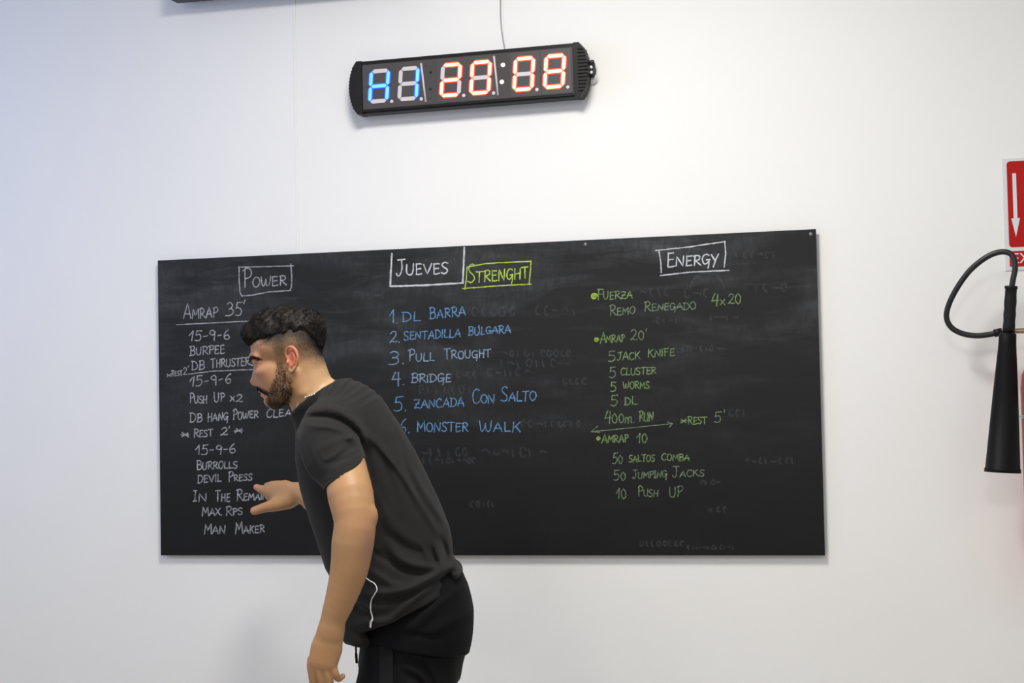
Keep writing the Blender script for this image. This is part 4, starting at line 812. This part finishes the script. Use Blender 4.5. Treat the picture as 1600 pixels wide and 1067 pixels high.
# --- shoes
for a in (na, fa):
    fv = floor_v(a[0], a[2]); up = [('+', caps([(a[0]+10, fv-26, a[2]), (a[0]-25, fv-24, a[2]), (a[0]-70, fv-18, a[2]), (a[0]-104, fv-13, a[2])], [27, 27, 25, 15], k=10), 0), ('+', caps([(a[0]+4, fv-52, a[2]), (a[0]-2, fv-30, a[2])], [25, 27]), 10), ('-', caps([(a[0]-1, fv-90, a[2]), (a[0]+1, fv-50, a[2])], 21), 2)]
    lid = lambda pr, v0, sgn: Prim(lambda P, pr=pr: np.maximum(pr.f(P), sgn*(P[:, 1]-v0)), pr.lo, pr.hi)
    V, Q = surface([(o, lid(p, fv-9, 1) if o == '+' else p, k) for o, p, k in up], axis((a[0]-135, a[0]+50, 3.5)), axis((fv-95, fv-4, 3)), axis((a[2]-40, a[2]+40, 3.5))); shoe = raw_mesh('shoe', to_world(V), Q, M['shoe'], man, None, base)
    V, Q = surface([('+', lid(lid(caps([(a[0]+12, fv-14, a[2]), (a[0]-25, fv-14, a[2]), (a[0]-72, fv-13, a[2]), (a[0]-106, fv-11, a[2])], [29, 29, 28, 17], k=10), fv, 1), fv-12, -1), 0)], axis((a[0]-140, a[0]+55, 3.5)), axis((fv-16, fv+4, 2)), axis((a[2]-40, a[2]+40, 3.5))); raw_mesh('sole', to_world(V), Q, M['sole'], shoe, None, base)
# --- hair
def strands(name, P0, N0, flow, length, r0, nseg, curl, m, parent, seed=1, lift=.55):
    g = np.random.default_rng(seed); n = len(P0); Ln = g.uniform(*length, n)[:, None]; N = N0/np.linalg.norm(N0, axis=1)[:, None]
    F = flow+g.normal(0, .35, (n, 3)); F = F-N*(F*N).sum(1)[:, None]; F /= np.linalg.norm(F, axis=1)[:, None]+1e-9; B = np.cross(N, F)
    ph = g.uniform(0, 6.28, n)[:, None]; ts = np.linspace(0, 1, nseg+1); ring = []
    for t in ts:
        c = P0+Ln*(F*t*(1-lift*.5*t)+N*(lift*t*(1.15-t)))+curl*Ln*t*(B*np.sin(ph+5*t)+N*.4*np.cos(ph+4*t))
        ring.append(c)
    Vs, Qs = [], []
    for i, t in enumerate(ts):
        r = r0*(1-.85*t)
        for k in range(3): Vs.append(ring[i]+r*(B*math.cos(k*2.094)+N*math.sin(k*2.094)))
    Vs = np.stack(Vs, 1).reshape(-1, 3); st = 3*(nseg+1); bse = np.arange(n)*st
    for i in range(nseg):
        for k in range(3): Qs.append(np.stack([bse+3*i+k, bse+3*i+(k+1) % 3, bse+3*i+3+(k+1) % 3, bse+3*i+3+k], 1))
    return raw_mesh(name, to_world(Vs), np.concatenate(Qs), m, parent, None, base)
def hairclip(pr, k=13): return Prim(lambda P: -smin(-pr.f(P), -(seen(P)[:, 1]-HAIRLINE(seen(P)[:, 0])-1.0)*.85, k), pr.lo, pr.hi)
hops = [('+', hairclip(ell((450, 520, 0), (60, 40, 48.5), -12)), 0), ('+', hairclip(ell((394, 522, 0), (15.5, 20, 33), -20), 5), 9), ('+', hairclip(ell((415, 508, 0), (26, 24, 39), -28), 6), 9), ('+', hairclip(ell((446, 499, 0), (36, 19, 38))), 8), ('+', hairclip(ell((486, 506, 0), (18, 20, 34))), 8), ('+', hairclip(ell((494, 528, 0), (14, 26, 33), -6)), 8)]
V, Q = surface(hops, axis((365, 525, 1.4)), axis((465, 570, 1.4)), axis((-60, 60, 1.5)), lambda P: 1.3*wob(P, .22, 41)+.9*wob(P, .5, 42)-1.0); V = relax(V, Q, 1)
hair = raw_mesh('hair', to_world(V), Q, M['hair'], man, None, base); HN = vnormals(V, Q)
low = seen(V)[:, 1] > HAIRLINE(seen(V)[:, 0])-10
e_ = roots(low & (np.abs(V[:, 2]) > 8), 1500) if False else np.nonzero(low)[0]; e_ = e_[rng.choice(len(e_), 3200)]
strands('hair_fringe', V[e_]-HN[e_]*2, HN[e_], np.stack([.3+.8*wob(V[e_], .2, 71), np.ones(len(e_)), .3*wob(V[e_], .2, 72)], 1), (4, 9), .5, 4, .2, M['hair'], hair, 6, .1)
sel = rng.choice(len(V), 9000); Ps, Ns = V[sel]-HN[sel]*1.5, HN[sel]
fl_ = np.stack([-1+1.4*wob(Ps, .12, 51), .2+1.2*wob(Ps, .13, 52), .8*wob(Ps, .12, 53)], 1)
strands('hair_strands', Ps, Ns, fl_, (5, 11), .62, 5, .28, M['hair'], hair, 2)
# beard, moustache, eyebrows: short strands rooted on the face
def roots(mask, n): i = np.nonzero(mask)[0]; return i[rng.choice(len(i), n)] if len(i) else i
isf = (np.abs(BV[:, 2]) < 62) & (BV[:, 1] < 648); pm = pmask(seen(BV), BEARD, 3)*isf
B2 = seen(BV); tt_ = (B2[:, 1]-HAIRLINE(B2[:, 0]))/np.maximum(np.interp(B2[:, 0], LX, LY)-HAIRLINE(B2[:, 0]), 1)
i = roots((tt_ > -.2) & (tt_ < .8) & (rng.uniform(0, 1, len(BV)) > tt_*1.1) & isf & (BV[:, 1] < 585) & (np.hypot((B2[:, 0]-456)/13, (B2[:, 1]-561)/22) > 1) & (B2[:, 0] > 400), 4200)
strands('shaved_sides', BV[i]-BN[i]*.3, BN[i], np.stack([.4+.2*wob(BV[i], .2, 81), np.ones(len(i)), 0*BV[i, 0]], 1), (1.4, 2.8), .26, 2, .1, M['hair'], hair, 8, .6)
i = roots((pm > rng.uniform(.15, 1, len(BV))) & (BN[:, 1] > -.8), 3600)
bd = strands('beard', BV[i]-BN[i]*.3, BN[i], np.stack([.25+.5*wob(BV[i], .2, 61), np.ones(len(i)), 0*BV[i, 0]], 1), (2.0, 4.5), .34, 3, .25, M['stubble'], man, 3, .7)
mus = polydist(BV[:, :2], [(402.5, 605), (408, 608), (414, 611), (419, 614)])[0]
i = roots((mus < 2.2) & isf & (np.abs(BV[:, 2]) < 26), 700); strands('moustache', BV[i]-BN[i]*.2, BN[i], np.tile([.7, .9, 0], (len(i), 1)), (2.5, 5), .36, 3, .2, M['hair'], man, 4, .4)
br = polydist(BV[:, :2], [(390.3, 563.2), (394.5, 559), (400.5, 559), (407, 561.5)])[0]
for s in (1, -1):
    i = roots((br < 2.2) & isf & (BV[:, 0] > 391.5) & (BV[:, 2]*s > 5) & (BV[:, 2]*s < 34), 170); strands('eyebrow', BV[i]-BN[i]*.2, BN[i], np.tile([.8, -.35, .5*s], (len(i), 1)), (3, 6), .42, 3, .1, M['hair'], man, 5, .35)
# --- necklace of silver beads
bm = bmesh.new()
for a in np.linspace(0, 2*math.pi, 70, endpoint=False):
    p = cen+ax1*(39.5*math.cos(a))+np.array((0, 0, 1))*41*math.sin(a)+topN*(-4+3.4*abs(math.sin(a))+13.5*math.exp(-((abs(math.atan2(math.sin(a), math.cos(a)))-1.15)/.75)**2)); r = bmesh.ops.create_icosphere(bm, subdivisions=2, radius=1.9*S); c = to_world([p])[0]-base
    for v in r['verts']: v.co += Vector(c)
bm_obj('necklace', bm, M['silver'], man, True)
